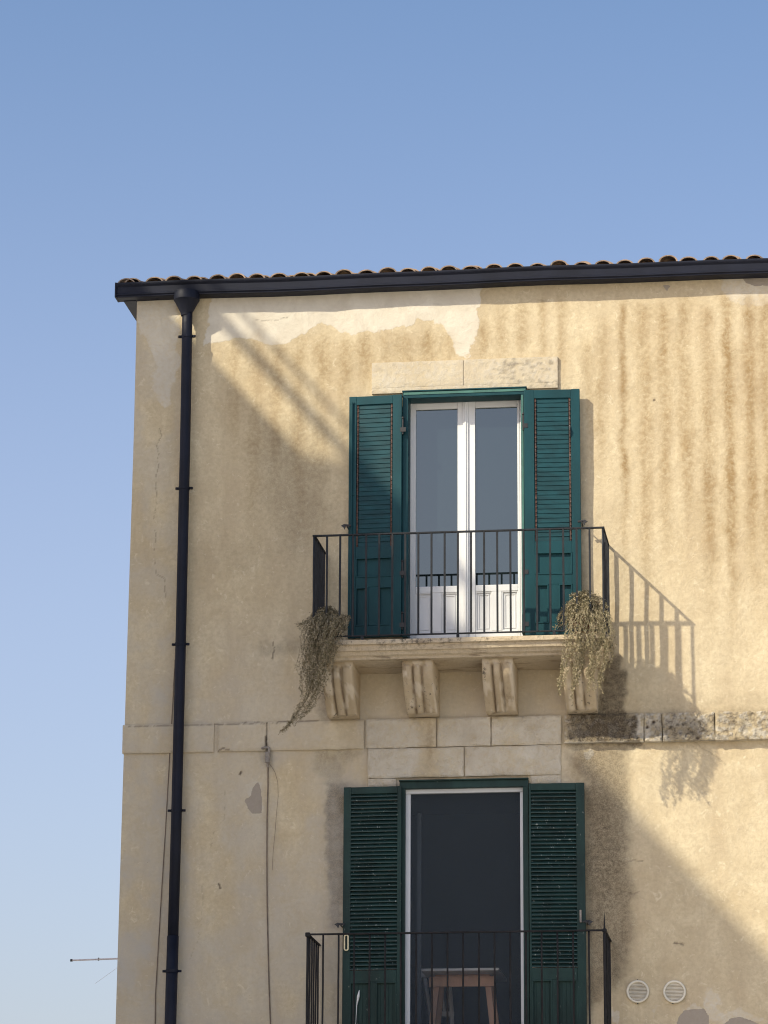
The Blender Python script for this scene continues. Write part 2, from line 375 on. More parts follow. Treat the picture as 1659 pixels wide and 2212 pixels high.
def paint_channels(x, z, px, py):
    wob = (fbm(px/26, py/26, 3)-.5); wob2 = (fbm(px/9, py/9, 31)-.5)
    qx = px + wob*26 + wob2*9; wy = fbm(px/30, py/30, 17)-.5; qy = py + wy*26 + (fbm(px/8, py/8, 71)-.5)*9
    pale = np.zeros(px.shape); dark = pale.copy(); strk = pale.copy(); bare = pale.copy(); crk = pale.copy(); wash = pale.copy()
    def near(P, m): 
        xs = [p[0] for p in P]; ys = [p[1] for p in P]
        return (px > min(xs)-m) & (px < max(xs)+m) & (py > min(ys)-m) & (py < max(ys)+m)
    for P, s, a in PALE:
        k = near(P, 40)
        if k.any(): pale[k] = np.maximum(pale[k], a*sstep(-s, s, poly_sdf(P, qx[k], qy[k])))
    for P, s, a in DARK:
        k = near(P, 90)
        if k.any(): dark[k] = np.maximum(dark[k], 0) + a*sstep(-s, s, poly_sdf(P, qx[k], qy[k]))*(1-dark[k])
    for P, a in BARE:
        k = near(P, 12)
        if k.any(): bare[k] = np.maximum(bare[k], a*sstep(-1.5, 1.5, poly_sdf(P, (px+wob2*5)[k], (py+wob2*4)[k])))
    for c, w, y0, y1, a in STREAK:
        k = (abs(px-c) < w*4) & (py > y0-40) & (py < y1+60)
        if not k.any(): continue
        cc = c + (fbm(py[k]/60, py[k]*0+c, 5)-.5)*14 + (c-969)*(py[k]-1100)/28000
        ww = w*1.15*(.7+.7*fbm(py[k]/70, py[k]*0+c, 9))
        v = np.exp(-((px[k]+wob[k]*9+wob2[k]*7-cc)/ww)**2)*sstep(y0-15, y0+25, qy[k])*(1-sstep(y1-(y1-y0)*.5, y1+20, py[k]))
        strk[k] = strk[k] + min(1, a*(1.5 if c > 1020 else 1.2))*v*(1-strk[k])*(.45+1.1*fbm(px[k]/26, py[k]/40, 23))
    for P, w, a in CRACK:
        k = near(P, 10)
        if k.any() and a > 0: crk[k] = np.maximum(crk[k], a*(1-sstep(w*.7, w*1.7, line_d(P, (px+wob2*7)[k], (py+wob2*5)[k]))))
    # dirt band under the limewash, general grey wash down the left strip and, for the shade tone, over the lower left
    band = sstep(715, 740, qy)*(1-sstep(770, 830, qy))*sstep(430, 470, px)*(1-sstep(980, 1030, px))
    strk = strk + .28*band*fbm(px/20, py/30, 41)*(1-pale)
    fall = sstep(700, 760, py)*(1-sstep(900, 1500, py))*sstep(1000, 1300, px)
    strk = strk + fall*.12*sstep(.4, .75, fbm(px/16, py/160, 77))
    wash += .45*sstep(430, 350, px)*sstep(640, 700, py) * sstep(.35, .6, fbm(px/70, py/90, 13))
    wash += .62*sstep(1250, 1600, py)*(1-sstep(1150, 1300, px))*sstep(.2, .55, fbm(px/90, py/120, 14))  # greys the lower left, the tone of its shade put into colour
    wash += .75*(1-sstep(600, 655, py+ (px-300)*.04))
    strk += .40*sstep(560, 575, px)*0
    return pale, strk, dark, bare, crk, wash
BLOCKTONE = []   # (px0,px1,py0,py1,pale)
def paint_mesh(me, co, extra=None):
    px, py = project(co)
    pale, strk, dark, bare, crk, wash = paint_channels(co[:, 0], co[:, 2], px, py)
    if extra is not None: pale, strk, dark, bare, crk, wash = extra(px, py, co, pale, strk, dark, bare, crk, wash)
    for nm, ch in (('stain', (pale, strk, dark)), ('wear', (bare, crk, wash))):
        at = me.attributes.new(nm, 'FLOAT_COLOR', 'POINT')
        arr = np.ones((len(co), 4), np.float32)
        for i, c in enumerate(ch): arr[:, i] = np.clip(c, 0, 1)
        at.data.foreach_set('color', arr.ravel())

# ------------------------------------------------------------------ the house
xl0 = W(273, 1500)[0]
EDGE = [(300, 560), (296, 650), (289.3, 929), (272.7, 1460), (262, 1800), (249.7, 2212)]
ez = np.array([W(a, b)[1] for a, b in EDGE][::-1]); ex = np.array([W(a, b)[0] for a, b in EDGE][::-1])
def edge_x(z): return np.interp(z, ez, ex)
ZTOP = W(900, 618)[1]
XR = 7.5
house = empty('apartment_house', (xl0, 0, 0), 'ochre plastered corner house with teal shutters, stone balcony brackets and a dark gutter', 'house')

UD = dict(x0=W(872, 1100)[0], x1=W(1136, 1100)[0], z0=W(1000, 1377)[1], z1=W(1000, 846)[1])      # upper door opening
LD = dict(x0=W(864, 1950)[0], x1=W(1139, 1950)[0], z1=W(1000, 1690)[1])
FLOOR_L = W(1000, 2075)[1]-0.93-.02
LD['z0'] = FLOOR_L
FLOOR_U = UD['z0']

def lines(a, b, step, extra):
    q = list(np.arange(a, b, step)); q.append(b)
    q = [v for v in q if all(abs(v-e) > step*.55 for e in extra)] + [e for e in extra if a < e < b]
    return np.array(sorted(q))
xs = np.concatenate([lines(xl0, -.6, .0105, [UD['x0'], UD['x1'], LD['x0'], LD['x1']]), np.arange(-.45, XR, .25), [XR]])
zf = W(829, 2225)[1]-.1
zs = np.concatenate([np.arange(0, zf-.1, .4), lines(zf, ZTOP, .0105, [UD['z0'], UD['z1'], LD['z1']])])
if FLOOR_L < zf: zs = np.sort(np.append(zs, FLOOR_L))
nx, nz = len(xs), len(zs)
GX, GZ = np.meshgrid(xs, zs)
wgt = np.clip(1-(GX-xl0)/.5, 0, 1)
PX = GX + wgt*(edge_x(GZ)-xl0)
# gentle unevenness of hand-laid render
PY = (fbm(GX*1.1, GZ*1.1, 90)-.5)*.030 + (fbm(GX*6, GZ*6, 95, 3)-.5)*.006
PY = PY*np.clip((GX-xl0)/.2, 0, 1)
co = np.stack([PX.ravel(), PY.ravel(), GZ.ravel()], 1)
idx = np.arange(nx*nz).reshape(nz, nx)
a = idx[:-1, :-1].ravel(); b = idx[:-1, 1:].ravel(); c = idx[1:, 1:].ravel(); d = idx[1:, :-1].ravel()
fx = ((GX[:-1, :-1]+GX[1:, 1:])/2).ravel(); fz = ((GZ[:-1, :-1]+GZ[1:, 1:])/2).ravel()
keep = np.ones(len(a), bool)
for D in (UD, LD): keep &= ~((fx > D['x0']) & (fx < D['x1']) & (fz > D['z0']) & (fz < D['z1']))
F = np.stack([a, b, c, d], 1)[keep]
me = bpy.data.meshes.new('wall')
base = np.array([xl0, 0, 0])
me.vertices.add(len(co)); me.vertices.foreach_set('co', (co-base).astype(np.float32).ravel())
me.loops.add(F.size); me.loops.foreach_set('vertex_index', F.ravel().astype(np.int32))
me.polygons.add(len(F)); me.polygons.foreach_set('loop_start', np.arange(0, F.size, 4, dtype=np.int32))
me.polygons.foreach_set('use_smooth', np.ones(len(F), bool))
me.update(calc_edges=True); me.validate()
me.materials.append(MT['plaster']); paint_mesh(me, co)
wall = bpy.data.objects.new('wall', me); COL.objects.link(wall); wall.parent = house

# side and rear walls, following the leaning corner
mb = MB(); YB = 9.0
zz = [0.] + list(np.linspace(4.5, ZTOP, 12))
for z0, z1 in zip(zz[:-1], zz[1:]):
    x0, x1 = float(edge_x(z0)), float(edge_x(z1))
    mb.add([(x0, 0, z0), (x1, 0, z1), (x1, YB, z1), (x0, YB, z0)], [(0, 1, 2, 3)])
mb.add([(float(edge_x(0)), YB, 0), (XR, YB, 0), (XR, YB, ZTOP), (float(edge_x(ZTOP)), YB, ZTOP)], [(0, 1, 2, 3)])
mb.add([(XR, 0, 0), (XR, YB, 0), (XR, YB, ZTOP), (XR, 0, ZTOP)], [(0, 1, 2, 3)])
mb.build('side_wall', MT['neigh'], house)
# reveals of the two openings
for D, nm in ((UD, 'door_reveal'), (LD, 'door_reveal')):
    mb = MB(); th = .32
    x0, x1, z0, z1 = D['x0'], D['x1'], D['z0'], D['z1']
    mb.box(x0-.06, x0, .02, th, z0-.05, z1+.06); mb.box(x1, x1+.06, .02, th, z0-.05, z1+.06)
    mb.box(x0, x1, .02, th, z1, z1+.06); mb.box(x0, x1, .02, th, z0-.06, z0-.004)
    mb.build(nm, MT['neigh'], house)

# ---- roof of curved clay tiles
roof_e = empty('roof', (0, 0, 0)); roof_e.parent = house; roof_e.location = Vector((0, 0, 0))
SL = math.radians(16)
zr = ZTOP + .080
def tilestrip(mb, x, y0, L, r0, r1, zc, th=.014, n=9, flip=False, sx=0):
    vs = []; fs = []
    for j, (yy, r) in enumerate(((y0, r0), (y0+L, r1))):
        zz_ = zc(yy)
        for rr in (r, r-th):
            for k in range(n+1):
                a_ = math.pi*k/n
                vs.append((x+sx*(yy-y0)+rr*math.cos(a_), yy, zz_ + (rr*.72*math.sin(a_))*(-1 if flip else 1)))
    m = n+1
    for k in range(n):
        fs.append((k, k+1, 2*m+k+1, 2*m+k)); fs.append((m+k, m+k+1, 3*m+k+1, 3*m+k))
        fs.append((k, k+1, m+k+1, m+k)); fs.append((2*m+k, 2*m+k+1, 3*m+k+1, 3*m+k))
    fs.append((0, m, 3*m, 2*m)); fs.append((n, m+n, 3*m+n, 2*m+n))
    mb.add(vs, fs)
mb = MB(); x = xl0-.02; i = 0
EAVE = -.085
while x < XR+.1:
    for row in range(14):
        y0 = EAVE + row*.36 + random.uniform(-.018, .018)
        dz = random.uniform(-.006, .012) + (.010 if (i*7+row*3) % 5 == 0 else 0)
        zc = lambda yy, dz=dz, y0=y0: zr + .012 + dz + (yy-EAVE)*math.tan(SL) - (yy-y0)*.05
        jx = random.uniform(-.012, .012)
        tilestrip(mb, x+jx, y0, .43, random.uniform(.078, .088), .066, zc, sx=random.uniform(-.02, .02))
        if row < 3 or i % 1 == 0:
            zc2 = lambda yy, dz=dz, y0=y0: zr + .02 + (yy-EAVE)*math.tan(SL) - (yy-y0)*.05
            tilestrip(mb, x+.098, y0+.03, .43, .07, .085, zc2, flip=True)
    x += .196 + random.uniform(-.006, .006); i += 1
# verge tiles along the left edge
for row in range(14):
    y0 = EAVE + row*.36
    zc = lambda yy, y0=y0: zr + .014 + (yy-EAVE)*math.tan(SL) - (yy-y0)*.05
    tilestrip(mb, xl0-.075, y0-.01, .43, .085, .07, zc)
o = mb.build('roof_tiles', MT['tile'], roof_e)
mb = MB(); ym = 5.0
def rz(y): return zr - .025 + (y-EAVE)*math.tan(SL)
mb.add([(xl0-.08, EAVE+.06, rz(EAVE+.06)), (XR+.1, EAVE+.06, rz(EAVE+.06)), (XR+.1, ym, rz(ym)), (xl0-.08, ym, rz(ym)),
        (XR+.1, YB+.2, ZTOP), (xl0-.08, YB+.2, ZTOP), (xl0-.08, EAVE+.06, ZTOP-.01), (XR+.1, EAVE+.06, ZTOP-.01)],
       [(0, 1, 2, 3), (3, 2, 4, 5), (6, 7, 1, 0), (5, 4, 7, 6)])
mb.add([(xl0-.08, EAVE+.06, rz(EAVE+.06)), (xl0-.08, ym, rz(ym)), (xl0-.08, YB+.2, ZTOP), (xl0-.08, EAVE+.06, ZTOP-.01)], [(0, 1, 2, 3)])
mb.build('roof_deck', MT['neigh'], roof_e)
# mortar bedding behind the tile mouths
mb = MB(); mx_ = np.arange(xl0-.10, XR, .03); vs = []
for q in mx_:
    hq = .012+.030*float(fbm(np.array([q*7.]), np.array([3.]), 64, 3)[0])
    vs += [(q, EAVE+.07, zr-.045), (q, EAVE+.055, zr+hq-.01), (q, EAVE+.12, zr+hq)]
mb.add(vs, [(3*k+a_, 3*k+b_, 3*k+3+b_, 3*k+3+a_) for k in range(len(mx_)-1) for a_, b_ in ((0, 1), (1, 2))])
mb.build('mortar_bed', MT['rough'], roof_e)

# ---- gutter
GD = .145
gx0 = W(249.5, 640, GD)[0]
zgt = W(900, 586.5, GD)[1]; zgb = W(900, 616.5, GD)[1]
g = empty('gutter', (0, 0, 0)); g.parent = house
gh = zgt-zgb
prof = [(-.004, zgb-.004), (-GD+.03, zgb-.004), (-GD+.012, zgb), (-GD+.012, zgb+.010), (-GD, zgb+.018), (-GD, zgb+.026), (-GD+.010, zgb+.034), (-GD+.010, zgt-.040),
        (-GD-.004, zgt-.022), (-GD-.008, zgt-.012), (-GD-.008, zgt), (-GD+.004, zgt), (-GD+.014, zgt-.02), (-GD+.02, zgb+.02), (-.012, zgb+.02), (-.012, zgt-.01), (-.004, zgt-.01)]
mb = MB(); nseg = 40; xsq = np.linspace(gx0, XR, nseg); n = len(prof)
vs = []; 
for xq in xsq:
    dz = .004*math.sin(xq*1.7)+.003*math.sin(xq*4.1)
    vs += [(xq, p, q+dz) for p, q in prof]
fs = []
for j in range(nseg-1):
    for k in range(n): fs.append((j*n+k, j*n+(k+1) % n, (j+1)*n+(k+1) % n, (j+1)*n+k))
fs += [tuple(range(n)), tuple(reversed(range((nseg-1)*n, nseg*n)))]
mb.add(vs, fs)
mb.build('trough', MT['metal'], g)
mb = MB(); mb.prism([(-.006, zgb-.006), (-GD-.01, zgb-.004), (-GD-.012, zgt+.003), (-.006, zgt+.003)], 'x', gx0-.006, gx0+.008)
mb.build('end_cap', MT['metal'], g)
for xj in (-5.2, -1.2, .8, 2.8, 4.8):
    m2 = MB(); m2.prism([(-.002, zgb-.008), (-GD+.006, zgb-.008), (-GD-.004, zgb+.012), (-GD-.012, zgt+.002), (-GD-.001, zgt-.002), (-GD+.004, zgb+.004), (-.002, zgb-.002)], 'x', xj, xj+.05)
    if xj in (.8, 4.8): m2.build('joint_strap', MT['metal'], g)
# boxed verge return at the left corner
xe = float(edge_x(ZTOP-.1))
mb = MB()
mb.box(xe-.118, xe-.003, -.03, YB+.1, zgb-.008, zgt-.004)
mb.build('verge_box', MT['metal'], house)

# ---- downpipe
pd = .115
pipe = empty('downpipe', (0, 0, 0)); pipe.parent = house
PP = [(405.0, 672), (404.3, 700), (400.5, 929), (388.7, 1460), (381.5, 1751), (373.5, 2030)]
pts = [V(a, b, pd) for a, b in PP]
mb = MB(); mb.tube(pts, .047, 20); mb.build('upper_tube', MT['metal'], pipe, smooth=True)
pts2 = [V(373.7, 2022, pd), V(368, 2212, pd)]; dirn = (pts2[1]-pts2[0]).normalized(); pts2.append(pts2[1]+dirn*4.9*1.0)
pts2[2] = Vector((pts2[1].x-.05, -pd, .15))
mb = MB(); mb.tube(pts2, .051, 20); mb.build('lower_tube', MT['metal'], pipe, smooth=True)
hx, hz = W(403.5, 655, pd)
mb = MB()
def zp(py): return W(403, py, pd)[1]
hxx = W(403.5, 640, pd)[0]
mb.lathe([(.050, zp(683)), (.052, zp(677)), (.108, zp(652)), (.117, zp(650)), (.119, zp(641)), (.113, zp(636)), (.113, zp(631))], hxx, -pd, 28)
mb.build('hopper', MT['metal'], pipe, bevel=.004)
def pipe_c(py):
    ys = [p[1] for p in PP]+[2212]; xs_ = [p[0] for p in PP]+[368]
    return V(float(np.interp(py, ys, xs_)), py, pd)
for py in (727, 1055, 1392, 1751, 2098):
    c0 = pipe_c(py); mb = MB(); r = .0515 if py < 2030 else .0555
    mb.tube([c0+Vector((0, 0, -.013)), c0+Vector((0, 0, .013))], r, 20)
    for s_ in (-1, 1):
        mb.tube([c0+Vector((s_*(r+.013), .0, -.009)), c0+Vector((s_*(r+.013), .0, .009))], .016, 10)
        mb.box(c0.x+s_*(r-.006), c0.x+s_*(r+.018), -pd-.006, -pd+.006, c0.z-.009, c0.z+.009)
    mb.tube([c0+Vector((0, r, 0)), Vector((c0.x, .012, c0.z))], .007, 8)
    mb.build('bracket', MT['metal'], pipe)

# ---- masonry blocks
def block(mb, x0, x1, z0, z1, d1, step=.014, rough=.0, d0=.004, seed=0, flare=0):
    rnd = .008 if rough > .002 else .0015
    nxx = max(3, int((x1-x0)/step)); nzz = max(3, int((z1-z0)/step))
    X = np.linspace(x0, x1, nxx+1); Zz = np.linspace(z0, z1, nzz+1)
    xx, zq = np.meshgrid(X, Zz)
    e = np.minimum(np.minimum(xx-x0, x1-xx), np.minimum(zq-z0, z1-zq))
    dd = d1 - rnd*(1-sstep(0, .014, e)) + rough*(fbm(xx*14, zq*14, 60+seed)-.5) - rough*.9*sstep(.55, .8, fbm(xx*7, zq*7, 99+seed))
    dd = dd + flare*(1-sstep(z0, z0+(z1-z0)*.35, zq)) + (rough*.5*(fbm(xx*45, zq*45, 260+seed, 4)-.5) if flare else 0)
    wob = (fbm(xx*9, zq*9, 160+seed, 3)-.5)*(rnd+rough*.25)
    xo = xx + np.where((xx == x0) | (xx == x1), wob, 0); zo = zq + np.where((zq == z0) | (zq == z1), wob, 0)
    vs = [(float(a_), float(-b_), float(c_)) for a_, b_, c_ in zip(xo.ravel(), dd.ravel(), zo.ravel())]
    nb = len(vs); m = nxx+1; fs = []
    for j in range(nzz):
        for i_ in range(nxx): fs.append((j*m+i_, j*m+i_+1, (j+1)*m+i_+1, (j+1)*m+i_))
    ring = [j for j in range(m)] + [j*m+nxx for j in range(1, nzz+1)] + [nzz*m+i_ for i_ in range(nxx-1, -1, -1)] + [j*m for j in range(nzz-1, 0, -1)]
    for r_ in ring: vs.append((vs[r_][0], -d0+.02, vs[r_][2]))
    L = len(ring)
    for k in range(L): fs.append((ring[k], ring[(k+1) % L], nb+(k+1) % L, nb+k))
    mb.add(vs, fs)
def build_grid(mb, name, mat, parent, extra=None):
    me_ = bpy.data.meshes.new(name); bs = wloc(parent)
    cc = np.array([tuple(v) for v in mb.v]); me_.from_pydata([tuple(v-bs) for v in mb.v], [], mb.f)
    me_.polygons.foreach_set('use_smooth', [True]*len(me_.polygons))
    me_.materials.append(mat); paint_mesh(me_, cc, extra)
    o_ = bpy.data.objects.new(name, me_); COL.objects.link(o_); o_.parent = parent
    try: me_.set_sharp_from_angle(angle=math.radians(35))
    except Exception: pass
    return o_
ZA = W(790, 1556)[1]; ZB = W(790, 1618)[1]
def bx(px, py=1590): return W(px, py)[0]
sc = empty('string_course', (0, 0, 0)); sc.parent = house
# corner-to-corner left stones
joints_l = [(None, 464), (472, 576), (579, 788)]
mb = MB(); seed = 1
for p0, p1_ in joints_l:
    x0 = float(edge_x((ZA+ZB)/2))-.012 if p0 is None else bx(p0)
    block(mb, x0, bx(p1_)-.004, ZB, ZA, .030, rough=.004, seed=seed); seed += 1
def ex_left(px, py, co_, pale, strk, dark, bare, crk, wash):
    return pale*.2, strk, dark*.6, bare, crk, np.maximum(wash, .35)
build_grid(mb, 'plain_stones', MT['plaster'], sc, ex_left)
mb = MB()
for p0, p1_ in ((792, 943), (946, 1060), (1063, 1213)):
    block(mb, bx(p0), bx(p1_), ZB+.002, ZA, .036, rough=.012, seed=seed); seed += 1
def ex_mid(px, py, co_, pale, strk, dark, bare, crk, wash):
    bl = 1-np.exp(-((px-925)/22)**2)*.8
    return np.maximum(pale, .62*bl*(.6+.7*fbm(px/25, py/25, 8))), strk+.15*(1-bl), dark, bare, crk, wash*.4
build_grid(mb, 'pale_stones', MT['rough'], sc, ex_mid)
mb = MB()
for p0, p1_ in ((1220, 1391), (1393, 1430), (1432, 1544), (1546, 1760)):
    block(mb, bx(p0), bx(p1_), ZB+.004, ZA-.002, .042, step=.009, rough=.016, seed=seed, flare=.022); seed += 1
block(mb, bx(1762), XR, ZB+.004, ZA-.002, .040, step=.1, rough=.01)
def ex_right(px, py, co_, pale, strk, dark, bare, crk, wash):
    p = .62*sstep(.25, .6, fbm(px/10, py/9, 6)); dk = dark + .42*sstep(.42, .72, fbm(px/6, py/5, 44))
    edge = np.exp(-((py-(1606-(px-1220)*.012))/5)**2)  # sunlit strip along the lower ridge, painted as a pale line
    for hx_, hy_ in ((1398, 1571), (1507, 1595), (1412, 1560)):
        crk = np.maximum(crk, 1-sstep(2, 4.5, np.hypot(px-hx_, py-hy_)))
    return np.maximum(p, .8*edge), strk*.3, dk*(1-.5*edge), bare, crk, wash*.3
build_grid(mb, 'rough_stones', MT['rough'], sc, ex_right)
# lintel stones over the lower door
ll = empty('lintel', (0, 0, 0)); ll.parent = house; tag(ll, 'pale pitted lintel stones over the dark green doorway')
ZC = W(1000, 1678)[1]
mb = MB(); zt2 = ZB-.004
block(mb, bx(795, 1650), bx(1002, 1650), ZC, zt2, .028, rough=.014, seed=31)
block(mb, bx(1005, 1650), bx(1212, 1650), ZC, zt2, .028, rough=.006, seed=33)
build_grid(mb, 'lintel_stone', MT['rough'], ll, ex_mid)
mb = MB(); zc2 = W(1000, 1693)[1]
block(mb, bx(795, 1690), LD['x0']-.035, zc2-.02, ZC-.004, .022, rough=.008, seed=35)
build_grid(mb, 'edge_strip', MT['rough'], ll, ex_mid); mb = MB()
block(mb, LD['x1']+.035, bx(1212, 1690), zc2-.02, ZC-.004, .022, rough=.008, seed=36)
build_grid(mb, 'edge_strip', MT['rough'], ll, ex_mid)
# lintel over the upper door
ul = empty('lintel', (0, 0, 0)); ul.parent = house; tag(ul, 'smooth pink beige lintel over the teal shuttered door')
zu1 = W(1000, 779)[1]; zu0 = W(1000, 834)[1]; zu00 = W(1000, 846)[1]
def ex_up(px, py, co_, pale, strk, dark, bare, crk, wash):
    dk = .55*sstep(.50, .70, fbm(px/10, py/6, 21))*sstep(1000, 1110, px) + .2*sstep(.6, .75, fbm(px/12, py/10, 22))
    return np.full(px.shape, .40)*(.75+.5*fbm(px/30, py/22, 18)), strk*.1, dk, bare, crk, wash*0+.35
mb = MB()
block(mb, W(804, 800)[0], W(1001.6, 800)[0], zu0, zu1, .028, rough=.002, seed=41)
block(mb, W(1002.6, 800)[0], W(1205, 800)[0], zu0, zu1, .028, rough=.002, seed=42)
build_grid(mb, 'lintel_stone', MT['plaster'], ul, ex_up)
mb = MB()
block(mb, W(804, 840)[0], W(1205, 840)[0], zu00, zu0-.001, .027, rough=.002, seed=43)
build_grid(mb, 'lower_strip', MT['plaster'], ul, ex_up)

# ---- balconies
def balcony(name, xL, xR, D, ztop, corb, label, hh=.155):
    b = empty(name, (0, 0, 0)); b.parent = house; tag(b, label)
    prof = [(.040, 0), (.045, -.008), (.045, -.040), (.022, -.044), (.020, -.060), (.012, -.090), (-.008, -.094), (-.014, -.102), (-.020, -.122), (-.046, -.136), (-.052, -hh), (-.12, -hh-.002)]
    mb = MB(); vs = []; nn = 70
    for o_, z in prof:
        rr = []
        for yq in np.linspace(0, -(D+o_), 14): rr.append((xL-o_, float(yq), ztop+z))
        for xq in np.linspace(xL-o_, xR+o_, nn)[1:]: rr.append((float(xq), -(D+o_), ztop+z))
        for yq in np.linspace(-(D+o_), 0, 14)[1:]: rr.append((xR+o_, float(yq), ztop+z))
        vs += rr
    m = len(rr); fs = []
    for v_i, v_ in enumerate(vs):
        w = (float(fbm(np.array([v_[0]*9.]), np.array([v_[2]*22.+v_[1]*9]), 70, 3)[0])-.5)*.006
        vs[v_i] = (v_[0], v_[1]+(w if v_[1] < -.02 else 0), v_[2]+w*.5)
    for j in range(len(prof)-1):
        for k in range(m-1): fs.append((j*m+k, j*m+k+1, (j+1)*m+k+1, (j+1)*m+k))
    fs.append(tuple(range(m))); fs.append(tuple(reversed(range((len(prof)-1)*m, len(prof)*m))))
    mb.add(vs, fs)
    def exs(px, py, co_, pale, strk, dark, bare, crk, wash):
        t_ = (ztop-co_[:, 2]); q = .95*np.clip(1.25-t_/.07, .18, 1)*(.55+.9*fbm(co_[:, 0]*3, co_[:, 2]*3, 12))
        return pale, strk, q, bare, crk, wash
    build_grid(mb, 'slab', MT['slab'], b, exs)
    for xc, wd, hc, dc in corb:
        mb = MB(); zt = ztop-hh
        P = [(dc, 0), (dc+.006, -.02), (dc, -.05), (dc-.004, -.09), (dc-.025, -.14), (dc-.065, -.19), (dc-.125, -.25), (dc-.185, -.30), (dc-.24, -.345), (dc-.29, -.385), (dc-.34, -.43), (dc-.40, -hc)]
        pd_ = [p[0] for p in P][::-1]; pz_ = [p[1] for p in P][::-1]
        zq = np.linspace(0, -hc, 34); N = 36; vs = []; grv = []
        for q in zq:
            dq = float(np.interp(q, pz_, pd_))
            for i_ in range(N+1):
                u = i_/N; gr = 0
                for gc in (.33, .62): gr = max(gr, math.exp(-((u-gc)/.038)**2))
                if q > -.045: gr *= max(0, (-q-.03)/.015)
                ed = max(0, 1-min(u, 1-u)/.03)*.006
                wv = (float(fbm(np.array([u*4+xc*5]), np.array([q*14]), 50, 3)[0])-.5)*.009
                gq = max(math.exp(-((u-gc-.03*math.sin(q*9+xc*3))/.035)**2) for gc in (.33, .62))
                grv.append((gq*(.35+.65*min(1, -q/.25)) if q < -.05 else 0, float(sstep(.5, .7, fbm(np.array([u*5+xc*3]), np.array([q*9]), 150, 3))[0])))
                lob = .014*abs(math.sin(math.pi*3*u)) if q < -.045 else 0
                vs.append((xc-wd/2+wd*u, -max(.03, dq-.036*gr-ed+wv+lob), zt+q))
        fs = []
        for j in range(len(zq)-1):
            for i_ in range(N): fs.append((j*(N+1)+i_, j*(N+1)+i_+1, (j+1)*(N+1)+i_+1, (j+1)*(N+1)+i_))
        nb = len(vs)
        for j, q in enumerate(zq):
            vs.append((xc-wd/2, .012, zt+q)); vs.append((xc+wd/2, .012, zt+q))
        for j in range(len(zq)-1):
            fs.append((j*(N+1), (j+1)*(N+1), nb+2*(j+1), nb+2*j))
            fs.append((j*(N+1)+N, nb+2*j+1, nb+2*(j+1)+1, (j+1)*(N+1)+N))
        j = len(zq)-1; fs.append(tuple([j*(N+1)+i_ for i_ in range(N+1)]+[nb+2*j+1, nb+2*j]))
        mb.add(vs, fs)
        o_ = mb.build('bracket', MT['stone'], b, smooth=True)
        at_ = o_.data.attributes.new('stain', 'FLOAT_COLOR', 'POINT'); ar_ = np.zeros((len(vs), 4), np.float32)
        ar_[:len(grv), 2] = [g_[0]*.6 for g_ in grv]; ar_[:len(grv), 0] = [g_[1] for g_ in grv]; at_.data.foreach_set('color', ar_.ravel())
        try: o_.data.set_sharp_from_angle(angle=math.radians(50))
        except Exception: pass
    return b
RD = .63
uxl = W(678, 1250, RD)[0]; uxr = W(1303.5, 1250, RD)[0]
SZ = W(1000, 1376, RD+.05)[1]           # slab top
corb = []
for cxp in (745.5, 917, 1087, 1259.5):
    corb.append((W(cxp, 1552)[0], W(1119.5, 1552)[0]-W(1054.6, 1552)[0]+.004, SZ-.155-ZA-.012, .50))
balcony('balcony', uxl+.01, uxr-.005, RD, SZ, corb, 'stone balcony slab on four fluted brackets')
LRD = .66
lxl = W(664, 2100, LRD)[0]; lxr = W(1307, 2100, LRD)[0]
corb2 = [(x_, c_[1], .46, .5) for x_, c_ in zip((lxl+.25, lxl+.92, lxr-.92, lxr-.25), corb)]
balcony('balcony', lxl+.01, lxr-.005, LRD, FLOOR_L, corb2, 'lower stone balcony slab with rusting old railing')

